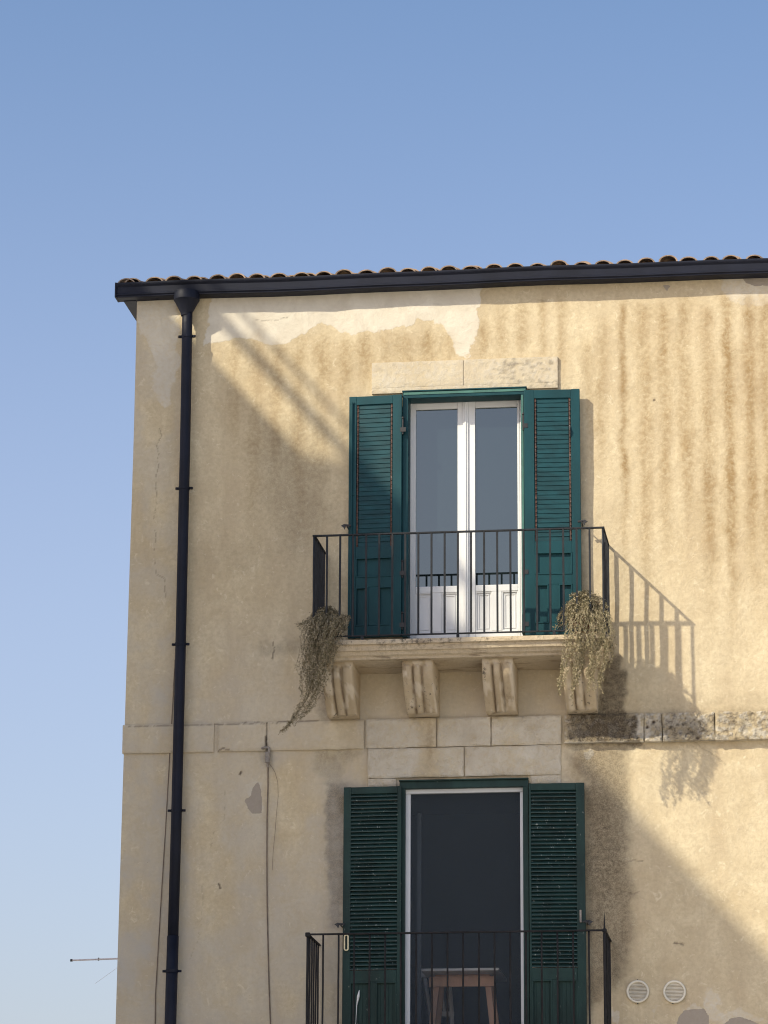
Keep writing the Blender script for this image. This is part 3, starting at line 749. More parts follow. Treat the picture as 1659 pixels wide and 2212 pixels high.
def railing(name, xL, xR, D, z0, ztop, pitch, side_n, mat, rr, sag=0, feet=True, zlow=None, label=None, off=0):
    e = empty(name, (xL, -D, z0)); e.parent = house; e.location = Vector((xL, -D, z0))-house.location
    if label: tag(e, label)
    n_ = 30
    sg = lambda x_: -sag*math.sin(math.pi*(x_-xL)/(xR-xL))
    mb = MB(); P = [(xL, 0, ztop), (xL, -D, ztop)] 
    # flat bar handrail
    def bar(mb, a_, b_, hw, hh_):
        a_ = Vector(a_); b_ = Vector(b_); t_ = (b_-a_).normalized(); s_ = t_.cross(Vector((0, 0, 1))).normalized()*hw; u_ = Vector((0, 0, hh_))
        mb.add([a_-s_-u_, a_+s_-u_, a_+s_+u_, a_-s_+u_, b_-s_-u_, b_+s_-u_, b_+s_+u_, b_-s_+u_], [(0, 1, 2, 3), (7, 6, 5, 4), (0, 4, 5, 1), (1, 5, 6, 2), (2, 6, 7, 3), (3, 7, 4, 0)])
    xq = np.linspace(xL-.014, xR+.014, n_)
    for a_, b_ in zip(xq[:-1], xq[1:]): bar(mb, (a_, -D, ztop+sg(a_)), (b_, -D, ztop+sg(b_)), .014, .007)
    bar(mb, (xL, -D+.014, ztop), (xL, -.005, ztop), .013, .006); bar(mb, (xR, -D+.014, ztop), (xR, -.005, ztop), .013, .006)
    mb.build('handrail', mat, e, bevel=.002)
    mb = MB(); zl = zlow if zlow else z0+.045
    bar(mb, (xL, -D, zl), (xR, -D, zl), .010, .006); bar(mb, (xL, -D+.01, zl), (xL, -.005, zl), .009, .005); bar(mb, (xR, -D+.01, zl), (xR, -.005, zl), .009, .005)
    mb.build('bottom_rail', mat, e, bevel=.002)
    def post(x_, y_, r_, zb, zt, side=False):
        if mat is MT['iron'] and r_ == rr:
            mb = MB(); hx_, hy_ = (.0125, .006) if side else (.0078, .0125)
            lean = random.uniform(-.0015, .0015)
            mb.add([(x_-hx_, y_-hy_, zb), (x_+hx_, y_-hy_, zb), (x_+hx_, y_+hy_, zb), (x_-hx_, y_+hy_, zb), (x_-hx_+lean, y_-hy_, zt), (x_+hx_+lean, y_-hy_, zt), (x_+hx_+lean, y_+hy_, zt), (x_-hx_+lean, y_+hy_, zt)],
                   [(0, 3, 2, 1), (4, 5, 6, 7), (0, 1, 5, 4), (1, 2, 6, 5), (2, 3, 7, 6), (3, 0, 4, 7)]); return mb
        mb = MB(); p_ = [(x_, y_, zb)]
        for k in range(1, 5):
            p_.append((x_+random.uniform(-.0015, .0015), y_+random.uniform(-.0015, .0015), zb+(zt-zb)*k/5))
        p_.append((x_, y_, zt)); mb.tube(p_, r_, 8); return mb
    N = int(round((xR-xL)/pitch))
    for k in range(N+1):
        x_ = xL+(xR-xL)*k/N
        if k in (0, N): post(x_, -D, rr*1.35, z0, ztop+.003).build('corner_post', mat, e, smooth=True)
        else: post(x_, -D, rr, zl-.004, ztop+sg(x_)-.003).build('baluster', mat, e, smooth=mat is not MT['iron'])
    for xx_ in (xL, xR):
        for k in range(1, side_n+1):
            post(xx_, -D+D*k/(side_n+.6), rr, zl-.004, ztop-.003, True).build('baluster', mat, e, smooth=mat is not MT['iron'])
    if feet:
        for q in (.17, .5, .83):
            mb = MB(); xq_ = xL+(xR-xL)*q; mb.box(xq_-.012, xq_+.012, -D-.012, -D+.012, z0-.01, zl); mb.build('foot', mat, e)
    return e
ZHU = W(1000, 1148.5, RD)[1]
ZLU = W(1000, 1368, RD)[1]
railing('railing', uxl, uxr, RD, SZ-.005, ZHU, 26.9/240, 5, MT['iron'], .0078, zlow=ZLU, label='plain black iron railing of the upper balcony')
ZHL = W(985, 2014, LRD)[1]
lr = railing('railing', lxl, lxr, LRD, FLOOR_L, ZHL, 31.7/240, 5, MT['oldiron'], .0082, sag=.0, label='older iron railing with a spike on its corner post')
mb = MB(); sx_, sz_ = W(1306, 2010, LRD)
mb.tube([(lxr, -LRD, ZHL-.005), (lxr-.001, -LRD, ZHL+.03), (lxr, -LRD, ZHL+.155)], [.011, .008, .001], 8)
mb.lathe([(.012, ZHL-.02), (.020, ZHL-.012), (.020, ZHL+.006), (.012, ZHL+.014)], lxr, -LRD, 12)
mb.build('spike', MT['oldiron'], lr)
mb = MB(); mb.box(lxl-.02, lxl+.02, -LRD-.02, -LRD+.02, ZHL-.02, ZHL+.016); mb.build('corner_knob', MT['oldiron'], lr, bevel=.006)
# stout flat strut beside the right corner
mb = MB(); mb.box(lxr-.016, lxr+.016, -LRD+.03, -LRD+.045, FLOOR_L, ZHL-.02); mb.build('flat_stay', MT['oldiron'], lr)

# ---- shutters
def shutter(px0, px1, pyt, pyb, dl, dr, kind, side):
    """a leaf whose left edge is dl and right edge dr in front of the wall"""
    pm = (pyt+pyb)/2
    A = V(px0, pm, dl); B = V(px1, pm, dr)
    zt = V((px0+px1)/2, pyt, (dl+dr)/2).z; zb = V((px0+px1)/2, pyb, (dl+dr)/2).z if pyb < 2300 else LD['z0']+.01
    w = math.hypot(B.x-A.x, B.y-A.y); h = zt-zb; ang = math.atan2(B.y-A.y, B.x-A.x)
    T = Matrix.Translation((A.x, A.y, zb)) @ Matrix.Rotation(ang, 4, 'Z')
    e = empty('shutter', (A.x, A.y, zb)); e.parent = house; e.location = Vector((A.x, A.y, zb))-house.location
    S_ = h/(pyb-pyt) if pyb < 2300 else 1/240.
    gm = MT['green'] if kind == 'up' else MT['dgreen']
    tag(e, {'upl': 'teal shutter leaf on the left of the upper door', 'upr': 'teal shutter leaf on the right of the upper door',
            'lol': 'old dark green louvred shutter with a white drip and cream pull handle', 'lor': 'old dark green louvred shutter with dull grey pull handle'}[kind+side])
    def mk():
        q = MB(); q.T = T; return q
    th = .042
    if kind == 'up':
        so, si = (.068, .082) if side == 'l' else (.092, .080)   # left stile, right stile
        zs1 = h-(.080); zs0 = h-(335/530.*h*1.0) ; zs0 = h - 1.395
        if side == 'r': so, si = .088, .080
    else:
        so, si = (.066, .036) if side == 'l' else (.018, .074)
        zs1 = h-.062; zs0 = h-1.60
    mb = mk()
    mb.box(0, so, 0, th, 0, h); mb.box(w-si, w, 0, th, 0, h)
    mb.box(so+.0005, w-si-.0005, .001, th-.001, zs1, h-.002)
    if kind == 'up':
        rails = [(zs0-.085, zs0), (.545-.08, .545+.005)]
        lowp = [(.105, .455)]; wide = (.555, zs0-.095)
        mb.box(so+.0005, w-si-.0005, .001, th-.001, zs0-.10, zs0)
        mb.box(so+.0005, w-si-.0005, .001, th-.001, .455, .545)
        mb.box(so+.0005, w-si-.0005, .001, th-.001, .001, .105)
        xm = (so+w-si)/2; mb.box(xm-.045, xm+.045, .001, th-.001, .1055, .4545)
        rects = [(so, w-si, .545, zs0-.10), (so, xm-.045, .105, .455), (xm+.045, w-si, .105, .455)]
    else:
        mb.box(so+.0005, w-si-.0005, .001, th-.001, zs0-.10, zs0)
        mb.box(so+.0005, w-si-.0005, .001, th-.001, .001, .11)
        xm = (so+w-si)/2; mb.box(xm-.022, xm+.022, .001, th-.001, .1105, zs0-.1005)
        rects = [(so, xm-.022, .11, zs0-.10), (xm+.022, w-si, .11, zs0-.10)]
    mb.build('leaf_frame', gm, e, bevel=.003)
    for r_ in rects:
        mb = mk(); x0, x1, z0, z1 = r_
        mb.box(x0, x1, .020, .030, z0, z1)
        k = .012
        mb.box(x0, x1, -.004, .019, z1-k, z1+.002); mb.box(x0, x1, -.004, .019, z0-.002, z0+k)
        mb.box(x0-.002, x0+k, -.004, .019, z0+k, z1-k); mb.box(x1-k, x1+.002, -.004, .019, z0+k, z1-k)
        if kind == 'lo':
            for q in np.arange(x0+.035, x1-.02, .036): mb.box(q, q+.005, .016, .0199, z0+k, z1-k)
        mb.build('panel', gm, e, bevel=.002)
    # slats
    mb = mk()
    if kind == 'up':
        n_ = 31; p_ = (zs1-zs0)/n_
        xa, xb = so+.022, w-si-.022
        for k in range(n_):
            z = zs0+p_*k; jit = random.uniform(-.0012, .0012)
            y_in = .0155; y_out = .0095+jit*.6
            mb.add([(xa, y_out, z+.002), (xb, y_out, z+.002), (xb, y_in, z+p_*1.1), (xa, y_in, z+p_*1.1),
                    (xa, y_out+.008, z+.002), (xb, y_out+.008, z+.002), (xb, y_in+.008, z+p_*1.1), (xa, y_in+.008, z+p_*1.1)],
                   [(0, 1, 2, 3), (7, 6, 5, 4), (0, 4, 5, 1), (3, 2, 6, 7), (0, 3, 7, 4), (1, 5, 6, 2)])
        mb.build('slats', MT['slatteal'], e)
        mb = mk()
        for xx in (so+.004, w-si-.018):
            mb.box(xx, xx+.012, .010, .02, zs0, zs1)
            for k in range(n_): mb.box(xx+.002, xx+.014, .003, .011, zs0+p_*k+.012+random.uniform(-.006, .006), zs0+p_*k+.028)
        mb.build('slat_linkage', MT['rust'], e)
        mb = mk(); mb.box(so+.002, w-si-.002, .034, .040, zs0, zs1); mb.build('slat_backing', gm, e)
    else:
        n_ = 45; p_ = (zs1-zs0)/n_
        for k in range(n_):
            z = zs0+p_*k+.006; jit = random.uniform(-.0035, .0015); ty = random.uniform(-.003, .001)
            yo, yi = .002, .034
            mb.add([(so, yo, z), (w-si, yo, z+ty*.3), (w-si, yi, z+p_*1.02+ty+jit), (so, yi, z+p_*1.02+jit),
                    (so, yo, z+.008), (w-si, yo, z+.008+ty*.3), (w-si, yi, z+p_*1.02+.008+ty+jit), (so, yi, z+p_*1.02+.008+jit)],
                   [(0, 1, 2, 3), (7, 6, 5, 4), (0, 4, 5, 1), (3, 2, 6, 7), (0, 3, 7, 4), (1, 5, 6, 2)])
        mb.build('slats', MT['slatgreen'], e)
    # ironwork
    hxp = w-.012 if side == 'l' else .0
    if kind == 'up':
        for zq in (h-.30, .60, .13):
            mb = mk(); xc_ = w+.008 if side == 'l' else -.008
            mb.tube([(xc_, .012, zq-.07), (xc_, .012, zq+.07)], .010, 8); mb.lathe([(.004, zq+.07), (.013, zq+.076), (.013, zq+.086), (.003, zq+.098)], xc_, .012, 8)
            mb.box(min(xc_, hxp), max(xc_, hxp)+.03, -.004, .001, zq-.05, zq-.01)
            mb.build('hinge', MT['screw'], e)
        if side == 'l':
            mb = mk(); mb.tube([(.030, -.014, .02), (.030, -.014, h-.06)], .008, 8)
            for zq in (h-.07, h-.92, h-1.3, .55): mb.box(.012, .048, -.010, .0, zq, zq+.014)
            mb.build('bolt_rod', gm, e)
        else:
            mb = mk(); zq = h-.385; mb.tube([(w-si-.008, -.004, zq+.03), (w-si-.008, -.02, zq+.0), (w-si-.006, -.006, zq-.05)], .005, 6); mb.box(w-si-.012, w-si, -.006, .004, zq-.05, zq+.04)
            mb.build('slat_lever', MT['screw'], e)
    else:
        if side == 'l':
            mb = mk(); zq = h-1.36
            P_ = [(.035+.016*math.cos(a_), -.012, zq+(.05 if math.sin(a_) > 0 else -.05)+.016*math.sin(a_)) for a_ in np.linspace(0, 2*math.pi, 22)]
            mb.tube(P_, .0065, 8); mb.build('pull_handle', MT['brass'], e)
            mb = mk(); 
            mb.tube([(.150, -.002, zs0-.17), (.142, -.004, zs0-.22), (.128, -.003, zs0-.30), (.122, -.003, zs0-.44), (.118, -.003, zs0-.52)], [.003, .012, .004, .002, .003], 6)
            mb.build('white_drip', MT['white'], e)
        else:
            mb = mk(); zq = h-1.16; mb.box(w-.052, w-.034, -.012, -.001, zq-.055, zq+.055); mb.build('pull_handle', MT['ceramic'], e, bevel=.005)
            mb = mk(); zq = .60-.28
            for kk in range(4): mb.box(w-.052, w-.036, -.010, -.001, zs0-.62-kk*.03, zs0-.605-kk*.03)
            mb.build('latch', MT['brass'], e)
    return e
shutter(752.5, 867, 854.5, 1376, .090, .115, 'up', 'l')
shutter(1133.5, 1254.5, 841, 1371, .115, .095, 'up', 'r')
shutter(740, 866, 1699, 2350, .085, .105, 'lo', 'l')
shutter(1144, 1265.5, 1691, 2350, .105, .085, 'lo', 'r')
# shutter stays on the wall
def stay(px, py, s_, mat=MT['screw']):
    p = V(px, py, .12); mb = MB()
    mb.tube([(p.x, .0, p.z), (p.x, -.145, p.z)], .006, 8)
    mb.tube([(p.x-s_*.035, -.137, p.z+.006), (p.x+s_*.03, -.137, p.z+.012)], .010, 8)
    mb.prism([(p.x+s_*.03, p.z+.018), (p.x+s_*.052, p.z+.006), (p.x+s_*.028, p.z-.012), (p.x+s_*.022, p.z-.03), (p.x+s_*.010, p.z-.002)], 'y', -.145, -.13)
    mb.build('shutter_stay', mat, house)
stay(750, 1138, -1); stay(1257, 1129, 1); stay(736, 1999, -1); stay(1268, 1993, 1)

# ---- upper door
def doorframe(D, name, mat, d0, px_l, px_r, py_t, wj, wt, corn):
    """timber outer frame standing a little proud of the wall"""
    mb = MB(); xl, xr = W(px_l, 1200 if D is UD else 1950, d0)[0], W(px_r, 1200 if D is UD else 1950, d0)[0]
    zt = W((px_l+px_r)/2, py_t, d0)[1]; zb = D['z0']+.003
    mb.box(xl, xl+wj, -d0, .10, zb, zt-wt); mb.box(xr-wj, xr, -d0, .10, zb, zt-wt); mb.box(xl, xr, -d0-.001, .10, zt-wt, zt)
    mb.box(xl-.004, xr+.004, -d0-corn, -.03, zt, zt+.012)
    return mb, xl, xr, zt
e = empty('door', (0, 0, 0)); e.parent = house; tag(e, 'white double glass door with small raised panels below')
mb, fxl, fxr, fzt = doorframe(UD, 'frame', MT['green'], .078, 868.5, 1139, 842.5, .050, .058, .014)
mb.build('outer_frame', MT['green'], e, bevel=.003)
mb = MB(); mb.box(fxl+.01, fxr-.006, -.084, -.0795, fzt-.028, fzt-.004); mb.box(fxr-.046, fxr-.028, -.082, -.0785, UD['z0']+.01, fzt-.065); mb.build('sunlit_bead', MT['green_light'], e)  # lighter strips painted where the sun catches the frame
gd = -.115     # glass plane is behind the wall face
def dx(px): return W(px, 1150, gd)[0]
def dz(py, px=1005): return W(px, py, gd)[1]
wx0, wx1 = dx(884.5), dx(1129.5); wz0, wz1 = UD['z0']+.004, dz(866)
mb = MB()    # fixed white frame
mb.box(wx0-.03, wx0+.022, .100, .17, wz0, wz1+.04); mb.box(wx1-.022, wx1+.03, .100, .17, wz0, wz1+.04); mb.box(wx0+.0225, wx1-.0225, .101, .17, wz1-.012, wz1+.04)
mb.build('door_frame', MT['white'], e, bevel=.004)
mb = MB(); mb.box(fxl+.05, fxr-.05, .05, .098, wz1+.004, wz1+.08); mb.build('head_board', MT['white'], e, bevel=.003)
lx = [(dx(889.5), dx(1006.5)), (dx(1007.5), dx(1123.5))]
gl = [(dx(898), dx(988.5)), (dx(1027), dx(1118.5))]
gz1 = dz(882); gz0 = dz(1265)
for (a0, a1), (g0, g1) in zip(lx, gl):
    mb = MB(); y0, y1 = .108, .155
    mb.box(a0, g0, y0, y1, wz0+.01, wz1-.014); mb.box(g1, a1, y0, y1, wz0+.01, wz1-.014)
    mb.box(g0+.0004, g1-.0004, y0+.001, y1, gz1, wz1-.015); mb.box(g0+.0004, g1-.0004, y0+.001, y1, gz0-.06, gz0); mb.box(g0+.0004, g1-.0004, y0+.001, y1, wz0+.011, wz0+.075)
    xm = (g0+g1)/2; mb.box(xm-.045, xm+.045, y0+.001, y1, wz0+.0755, gz0-.0605)
    mb.build('leaf_frame', MT['white'], e, bevel=.004)
    mb = MB(); mb.box(g0-.003, g1+.003, .130, .138, gz0-.003, gz1+.003); mb.build('glass_pane', MT['glass'], e)
    for q0, q1 in ((g0, xm-.045), (xm+.045, g1)):
        mb = MB(); mb.box(q0, q1, .128, .138, wz0+.075, gz0-.06)
        for s0, yy in ((.0, .114), (.022, .122)):
            z0_, z1_ = wz0+.075+s0, gz0-.06-s0
            mb.box(q0+s0, q1-s0, yy, .1279, z1_-.010, z1_); mb.box(q0+s0, q1-s0, yy, .1279, z0_, z0_+.010)
            mb.box(q0+s0, q0+s0+.010, yy, .1279, z0_+.010, z1_-.010); mb.box(q1-s0-.010, q1-s0, yy, .1279, z0_+.010, z1_-.010)
        mb.build('panel', MT['white'], e, bevel=.002)
mb = MB(); xc_ = dx(1006.8); mb.box(xc_-.026, xc_+.022, .094, .1075, wz0+.012, wz1-.016); mb.box(xc_-.010, xc_+.006, .086, .0938, wz0+.02, wz1-.03)
mb.build('meeting_bar', MT['white'], e, bevel=.004)
mb = MB(); mb.box(UD['x0'], UD['x1'], .165, .19, UD['z0'], UD['z1']); mb.build('dark_interior_sheet', MT['room'], e)  # dark sheet standing in for the unlit interior behind the glass

# ---- lower door: aluminium frame with fly screen, room behind
e = empty('door', (0, 0, 0)); e.parent = house; tag(e, 'doorway with pale aluminium frame and dark fly screen')
mb, fxl, fxr, fzt = doorframe(LD, 'frame', MT['dgreen'], .050, 862, 1142.5, 1686, .048, .062, .022)
mb.build('outer_frame', MT['dgreen'], e, bevel=.003)
def ax(px): return W(px, 1950, -.02)[0]
z_t = W(1000, 1703, -.02)[1]; z_t2 = W(1000, 1713, -.02)[1]; zb = LD['z0']+.01
mb = MB(); mb.box(ax(875.5), ax(886.5), .012, .05, zb, z_t2-.002); mb.box(ax(1124.5), ax(1134), .012, .05, zb, z_t2-.002)
mb.box(ax(875), ax(1135), .004, .055, z_t2, z_t+.004)
mb.build('aluminium_frame', MT['alu'], e, bevel=.003)
mb = MB(); mb.add([(ax(886), .03, zb), (ax(1125), .03, zb), (ax(1125), .03, z_t2), (ax(886), .03, z_t2)], [(0, 1, 2, 3)]); mb.build('fly_screen', MT['screen'], e)
rx0, rx1, ry0, ry1, rz0, rz1 = LD['x0']-.9, LD['x1']+1.6, .33, 4.6, FLOOR_L, FLOOR_L+3.05
room = empty('room', (0, 0, 0)); room.parent = house
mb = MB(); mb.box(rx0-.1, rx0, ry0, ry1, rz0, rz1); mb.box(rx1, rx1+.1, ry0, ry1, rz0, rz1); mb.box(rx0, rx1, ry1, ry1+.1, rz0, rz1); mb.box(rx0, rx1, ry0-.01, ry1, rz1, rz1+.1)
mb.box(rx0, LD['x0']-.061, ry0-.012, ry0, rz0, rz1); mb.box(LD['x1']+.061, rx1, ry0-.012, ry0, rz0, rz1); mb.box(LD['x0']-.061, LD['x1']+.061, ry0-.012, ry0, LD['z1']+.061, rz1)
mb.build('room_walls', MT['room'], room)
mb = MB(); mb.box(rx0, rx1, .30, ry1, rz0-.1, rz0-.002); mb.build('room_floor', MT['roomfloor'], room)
# inner casement stile standing open at the left
mb = MB(); xx = W(905, 1950, -.38)[0]; mb.box(xx-.012, xx+.02, .36, .40, rz0+.02, W(905, 1757, -.38)[1]); mb.build('open_casement', MT['room'], e)

# ---- furniture in the room
td = -.95
def tp(px, py, d_=td): v = V(px, py, d_); return v
tbl = empty('trestle_table', (tp(1002, 2110).x, -td, FLOOR_L), 'wooden trestle table with a thin pale top inside the lower doorway', 'table')
tx0 = tp(920, 2105).x; tx1 = tp(1086, 2105).x; tzt = tp(1000, 2103).z; tyy = -td
mb = MB(); mb.box(tx0, tx1, tyy-.35, tyy+.40, tzt-.022, tzt); mb.build('table_top', MT['whitewood'], tbl, bevel=.003)
mb = MB(); a0, a1 = tp(931, 2125).x, tp(1073, 2125).x; mb.box(a0, a1, tyy-.16, tyy-.12, tzt-.135, tzt-.045); mb.build('apron', MT['wood'], tbl, bevel=.003)
mb = MB(); mb.box(a0+.05, a1-.05, tyy-.11, tyy+.2, tzt-.05, tzt-.023); mb.build('bearer', MT['wood'], tbl, bevel=.003)
for s_, xt in ((-1, a0+.07), (1, a1-.07)):
    for yo in (-.10, .22):
        mb = MB(); mb.tube([(xt, tyy+yo, tzt-.06), (xt+s_*.10+(-.0), tyy+yo*1.3, FLOOR_L)], .036, 4); mb.build('leg', MT['wood'], tbl)
mb = MB(); mb.box(a0-.02, a1+.02, tyy-.12, tyy-.09, FLOOR_L+.28, FLOOR_L+.34); mb.build('cross_bar', MT['wood'], tbl, bevel=.003)
ch = empty('side_chair', (tp(950, 2200, -1.7).x, 1.7, FLOOR_L), 'white wooden side chair with slatted back behind the trestle table', 'chair')
cd_ = -1.30
A0, A1 = tp(914, 2097, cd_), tp(968, 2097, cd_); B0, B1 = tp(930, 2196, cd_), tp(976, 2196, cd_)
for P_, Q_ in ((A0, B0), (A1, B1)):
    mb = MB(); mb.tube([P_+Vector((0, .03, .0)), Q_, Vector((Q_.x+.01, Q_.y, FLOOR_L))], .020, 6); mb.build('back_post', MT['whitewood'], ch)
mb = MB(); mb.box(A0.x-.03, A1.x+.02, A0.y-.012, A0.y+.03, A0.z-.06, A0.z+.02); mb.build('top_rail', MT['whitewood'], ch, bevel=.008)
mb = MB(); mb.box(B0.x-.02, B1.x+.02, B0.y-.012, B0.y+.02, B0.z-.0, B0.z+.045); mb.build('lower_rail', MT['whitewood'], ch, bevel=.006)
for q in (.33, .66):
    mb = MB(); mb.tube([A0.lerp(A1, q)+Vector((0, .01, -.03)), B0.lerp(B1, q)+Vector((0, 0, .03))], .012, 6); mb.build('back_slat', MT['whitewood'], ch)
zs_ = FLOOR_L+.44; sx0, sx1 = B0.x-.03, tp(1030, 2210, cd_).x
mb = MB(); mb.box(sx0, sx1-.03, B0.y-.02, B0.y+.40, zs_-.03, zs_); mb.build('seat', MT['whitewood'], ch, bevel=.012)
mb = MB(); mb.box(sx0+.03, sx1-.06, B0.y+.0, B0.y+.37, zs_-.10, zs_-.031); mb.build('seat_rail', MT['whitewood'], ch, bevel=.004)
for fxx in (sx0+.04, sx1-.08):
    mb = MB(); mb.tube([(fxx, B0.y+.36, zs_-.03), (fxx, B0.y+.37, FLOOR_L)], .018, 6); mb.build('leg', MT['whitewood'], ch)

# ---- round ventilation covers
for i, (px, py) in enumerate(((1378, 2142.5), (1457.3, 2143))):
    x_, z_ = W(px, py); R_ = .097
    v_ = empty('vent_cover', (x_, -.0, z_)); v_.parent = house; v_.location = Vector((x_, 0, z_))-house.location
    mb = MB(); n_ = 40; vs = []; fs = []
    prof_ = [(R_, .004), (R_, -.012), (R_-.006, -.017), (R_-.016, -.016), (R_-.019, -.010), (R_-.019, .0)]
    for r_, yq in prof_:
        for k in range(n_): a_ = 2*math.pi*k/n_; vs.append((x_+r_*math.cos(a_), yq-.012, z_+r_*math.sin(a_)))
    for j in range(len(prof_)-1):
        for k in range(n_): fs.append((j*n_+k, j*n_+(k+1) % n_, (j+1)*n_+(k+1) % n_, (j+1)*n_+k))
    mb.add(vs, fs); mb.build('rim', MT['vent'], v_, smooth=True)
    mb = MB(); rr = R_-.018
    for zq in np.arange(-rr+.008, rr-.004, .0118):
        hw = math.sqrt(max(0, rr*rr-zq*zq)); mb.add([(x_-hw, -.020, z_+zq), (x_+hw, -.020, z_+zq), (x_+hw, -.010, z_+zq+.009), (x_-hw, -.010, z_+zq+.009), (x_-hw, -.020, z_+zq+.003), (x_+hw, -.020, z_+zq+.003)], [(0, 1, 2, 3), (4, 5, 2, 3), (0, 1, 5, 4)])
    mb.build('grille', MT['vent'], v_)
    mb = MB(); mb.add([(x_+rr*math.cos(2*math.pi*k/24), -.009, z_+rr*math.sin(2*math.pi*k/24)) for k in range(24)], [tuple(range(24))]); mb.build('backing', MT['ventdark'], v_)
    for sx2, sz2 in (((.0, R_+.002), (-.002, -R_-.004)) if i == 0 else ((-.016, -R_+.0), )):
        mb = MB(); mb.tube([(x_+sx2, -.018, z_+sz2), (x_+sx2, .0, z_+sz2)], .0055, 8); mb.build('screw', MT['screw'], v_)

# ---- cables on the wall
c_ = empty('hanging_cable', tuple(V(578, 1625, .05)), 'thin brown cable hanging from a grey insulator below the stone band', 'cable')
mb = MB(); P_ = [(579, 1650), (579, 1700), (577, 1760), (576.5, 1850), (577, 1950), (579, 2040), (581, 2120), (583, 2180), (585, 2230)]
p3 = [V(a_, b_, .018) for a_, b_ in P_]; p3.append(Vector((p3[-1].x+.02, -.018, .6)))
mb.tube(p3, .0055, 6); mb.build('wire', MT['cable'], c_)
mb = MB(); mb.tube([V(a_, b_, .02) for a_, b_ in ((580, 1648), (586, 1655), (594, 1668), (600, 1690), (601, 1720), (597, 1760), (594, 1800), (590, 1840), (588, 1880))], .0016, 6); mb.build('slack_loop', MT['cable'], c_)
q = V(578, 1636, .05)
mb = MB(); mb.lathe([(.018, q.z-.05), (.024, q.z-.045), (.024, q.z-.01), (.021, q.z), (.024, q.z+.01), (.024, q.z+.04), (.016, q.z+.048)], q.x, q.y, 14); mb.build('insulator', MT['ceramic'], c_)
mb = MB(); mb.tube([(q.x-.07, -.01, q.z+.085), (q.x-.02, -.05, q.z+.09), (q.x+.012, -.055, q.z+.085), (q.x+.014, -.053, q.z+.03)], .012, 8); mb.tube([(q.x, q.y, q.z-.05), (q.x, q.y+.01, q.z-.085)], .008, 8); mb.build('hook', MT['ceramic'], c_)
mb = MB(); P_ = [(378, 1425), (373, 1520), (366, 1640), (357, 1800), (347, 1960), (340, 2080), (336, 2150), (335, 2230)]
p3 = [V(a_, b_, .012) for a_, b_ in P_]; p3.append(Vector((p3[-1].x, -.012, .6)))
mb.tube(p3, .0042, 6); o = mb.build('wall_wire', MT['cable'], None, loc=p3[0]); tag(o, 'thin wire running slantwise down the wall behind the dark downpipe', 'wire')

# ---- aerial behind the corner
xa, za = W(153, 2074.5, -3.2); xb, zb_ = W(262, 2070.5, -3.2)
ae = empty('aerial', (xb+.5, 3.2, za), 'thin silver aerial arm poking out behind the left corner of the house', 'aerial')
mb = MB(); mb.tube([(xa, 3.2, za), (xb+.3, 3.2, zb_+.006)], .0085, 8); mb.build('arm', MT['galv'], ae)
mb = MB(); mb.tube([(xa-.004, 3.2, za), (xa+.016, 3.2, za)], .013, 8); xm_, zm_ = W(213, 2072, -3.2); mb.tube([(xm_, 3.2, zm_-.014), (xm_, 3.2, zm_+.014)], .007, 8); mb.build('end_plug', MT['screw'], ae)
mb = MB(); mb.tube([(xb+.28, 3.2, zb_-.5), (xb+.28, 3.2, zb_+.25)], .016, 8); mb.build('mast', MT['galv'], ae)
mb = MB(); x2, z2 = W(240, 2100, -3.2); x3, z3 = W(205, 2125, -3.2); mb.tube([(x2+.15, 3.2, z2+.11), (x2, 3.2, z2), (x3, 3.2, z3)], .0015, 5); mb.build('guy_wire', MT['galv'], ae)

# ---- trailing plants
def spline(P, n):
    P = [Vector(p) for p in P]; out = []
    for s in range(n):
        t_ = s/(n-1)*(len(P)-1); i_ = min(int(t_), len(P)-2); u = t_-i_
        p0 = P[max(i_-1, 0)]; p1 = P[i_]; p2 = P[i_+1]; p3_ = P[min(i_+2, len(P)-1)]
        out.append(.5*((2*p1)+(-p0+p2)*u+(2*p0-5*p1+4*p2-p3_)*u*u+(-p0+3*p1-3*p2+p3_)*u**3))
    return out
def leafquad(lv, lf, p, size):
    a_ = Vector((random.gauss(0, 1), random.gauss(0, 1), random.gauss(0, 1))).normalized(); b_ = a_.cross(Vector((random.gauss(0, 1), random.gauss(0, 1), random.gauss(0, 1)))).normalized()
    n_ = len(lv); L = size; w_ = size*random.uniform(.35, .6)
    lv += [p, p+a_*L*.5+b_*w_*.5, p+a_*L, p+a_*L*.5-b_*w_*.5]; lf.append((n_, n_+1, n_+2, n_+3))
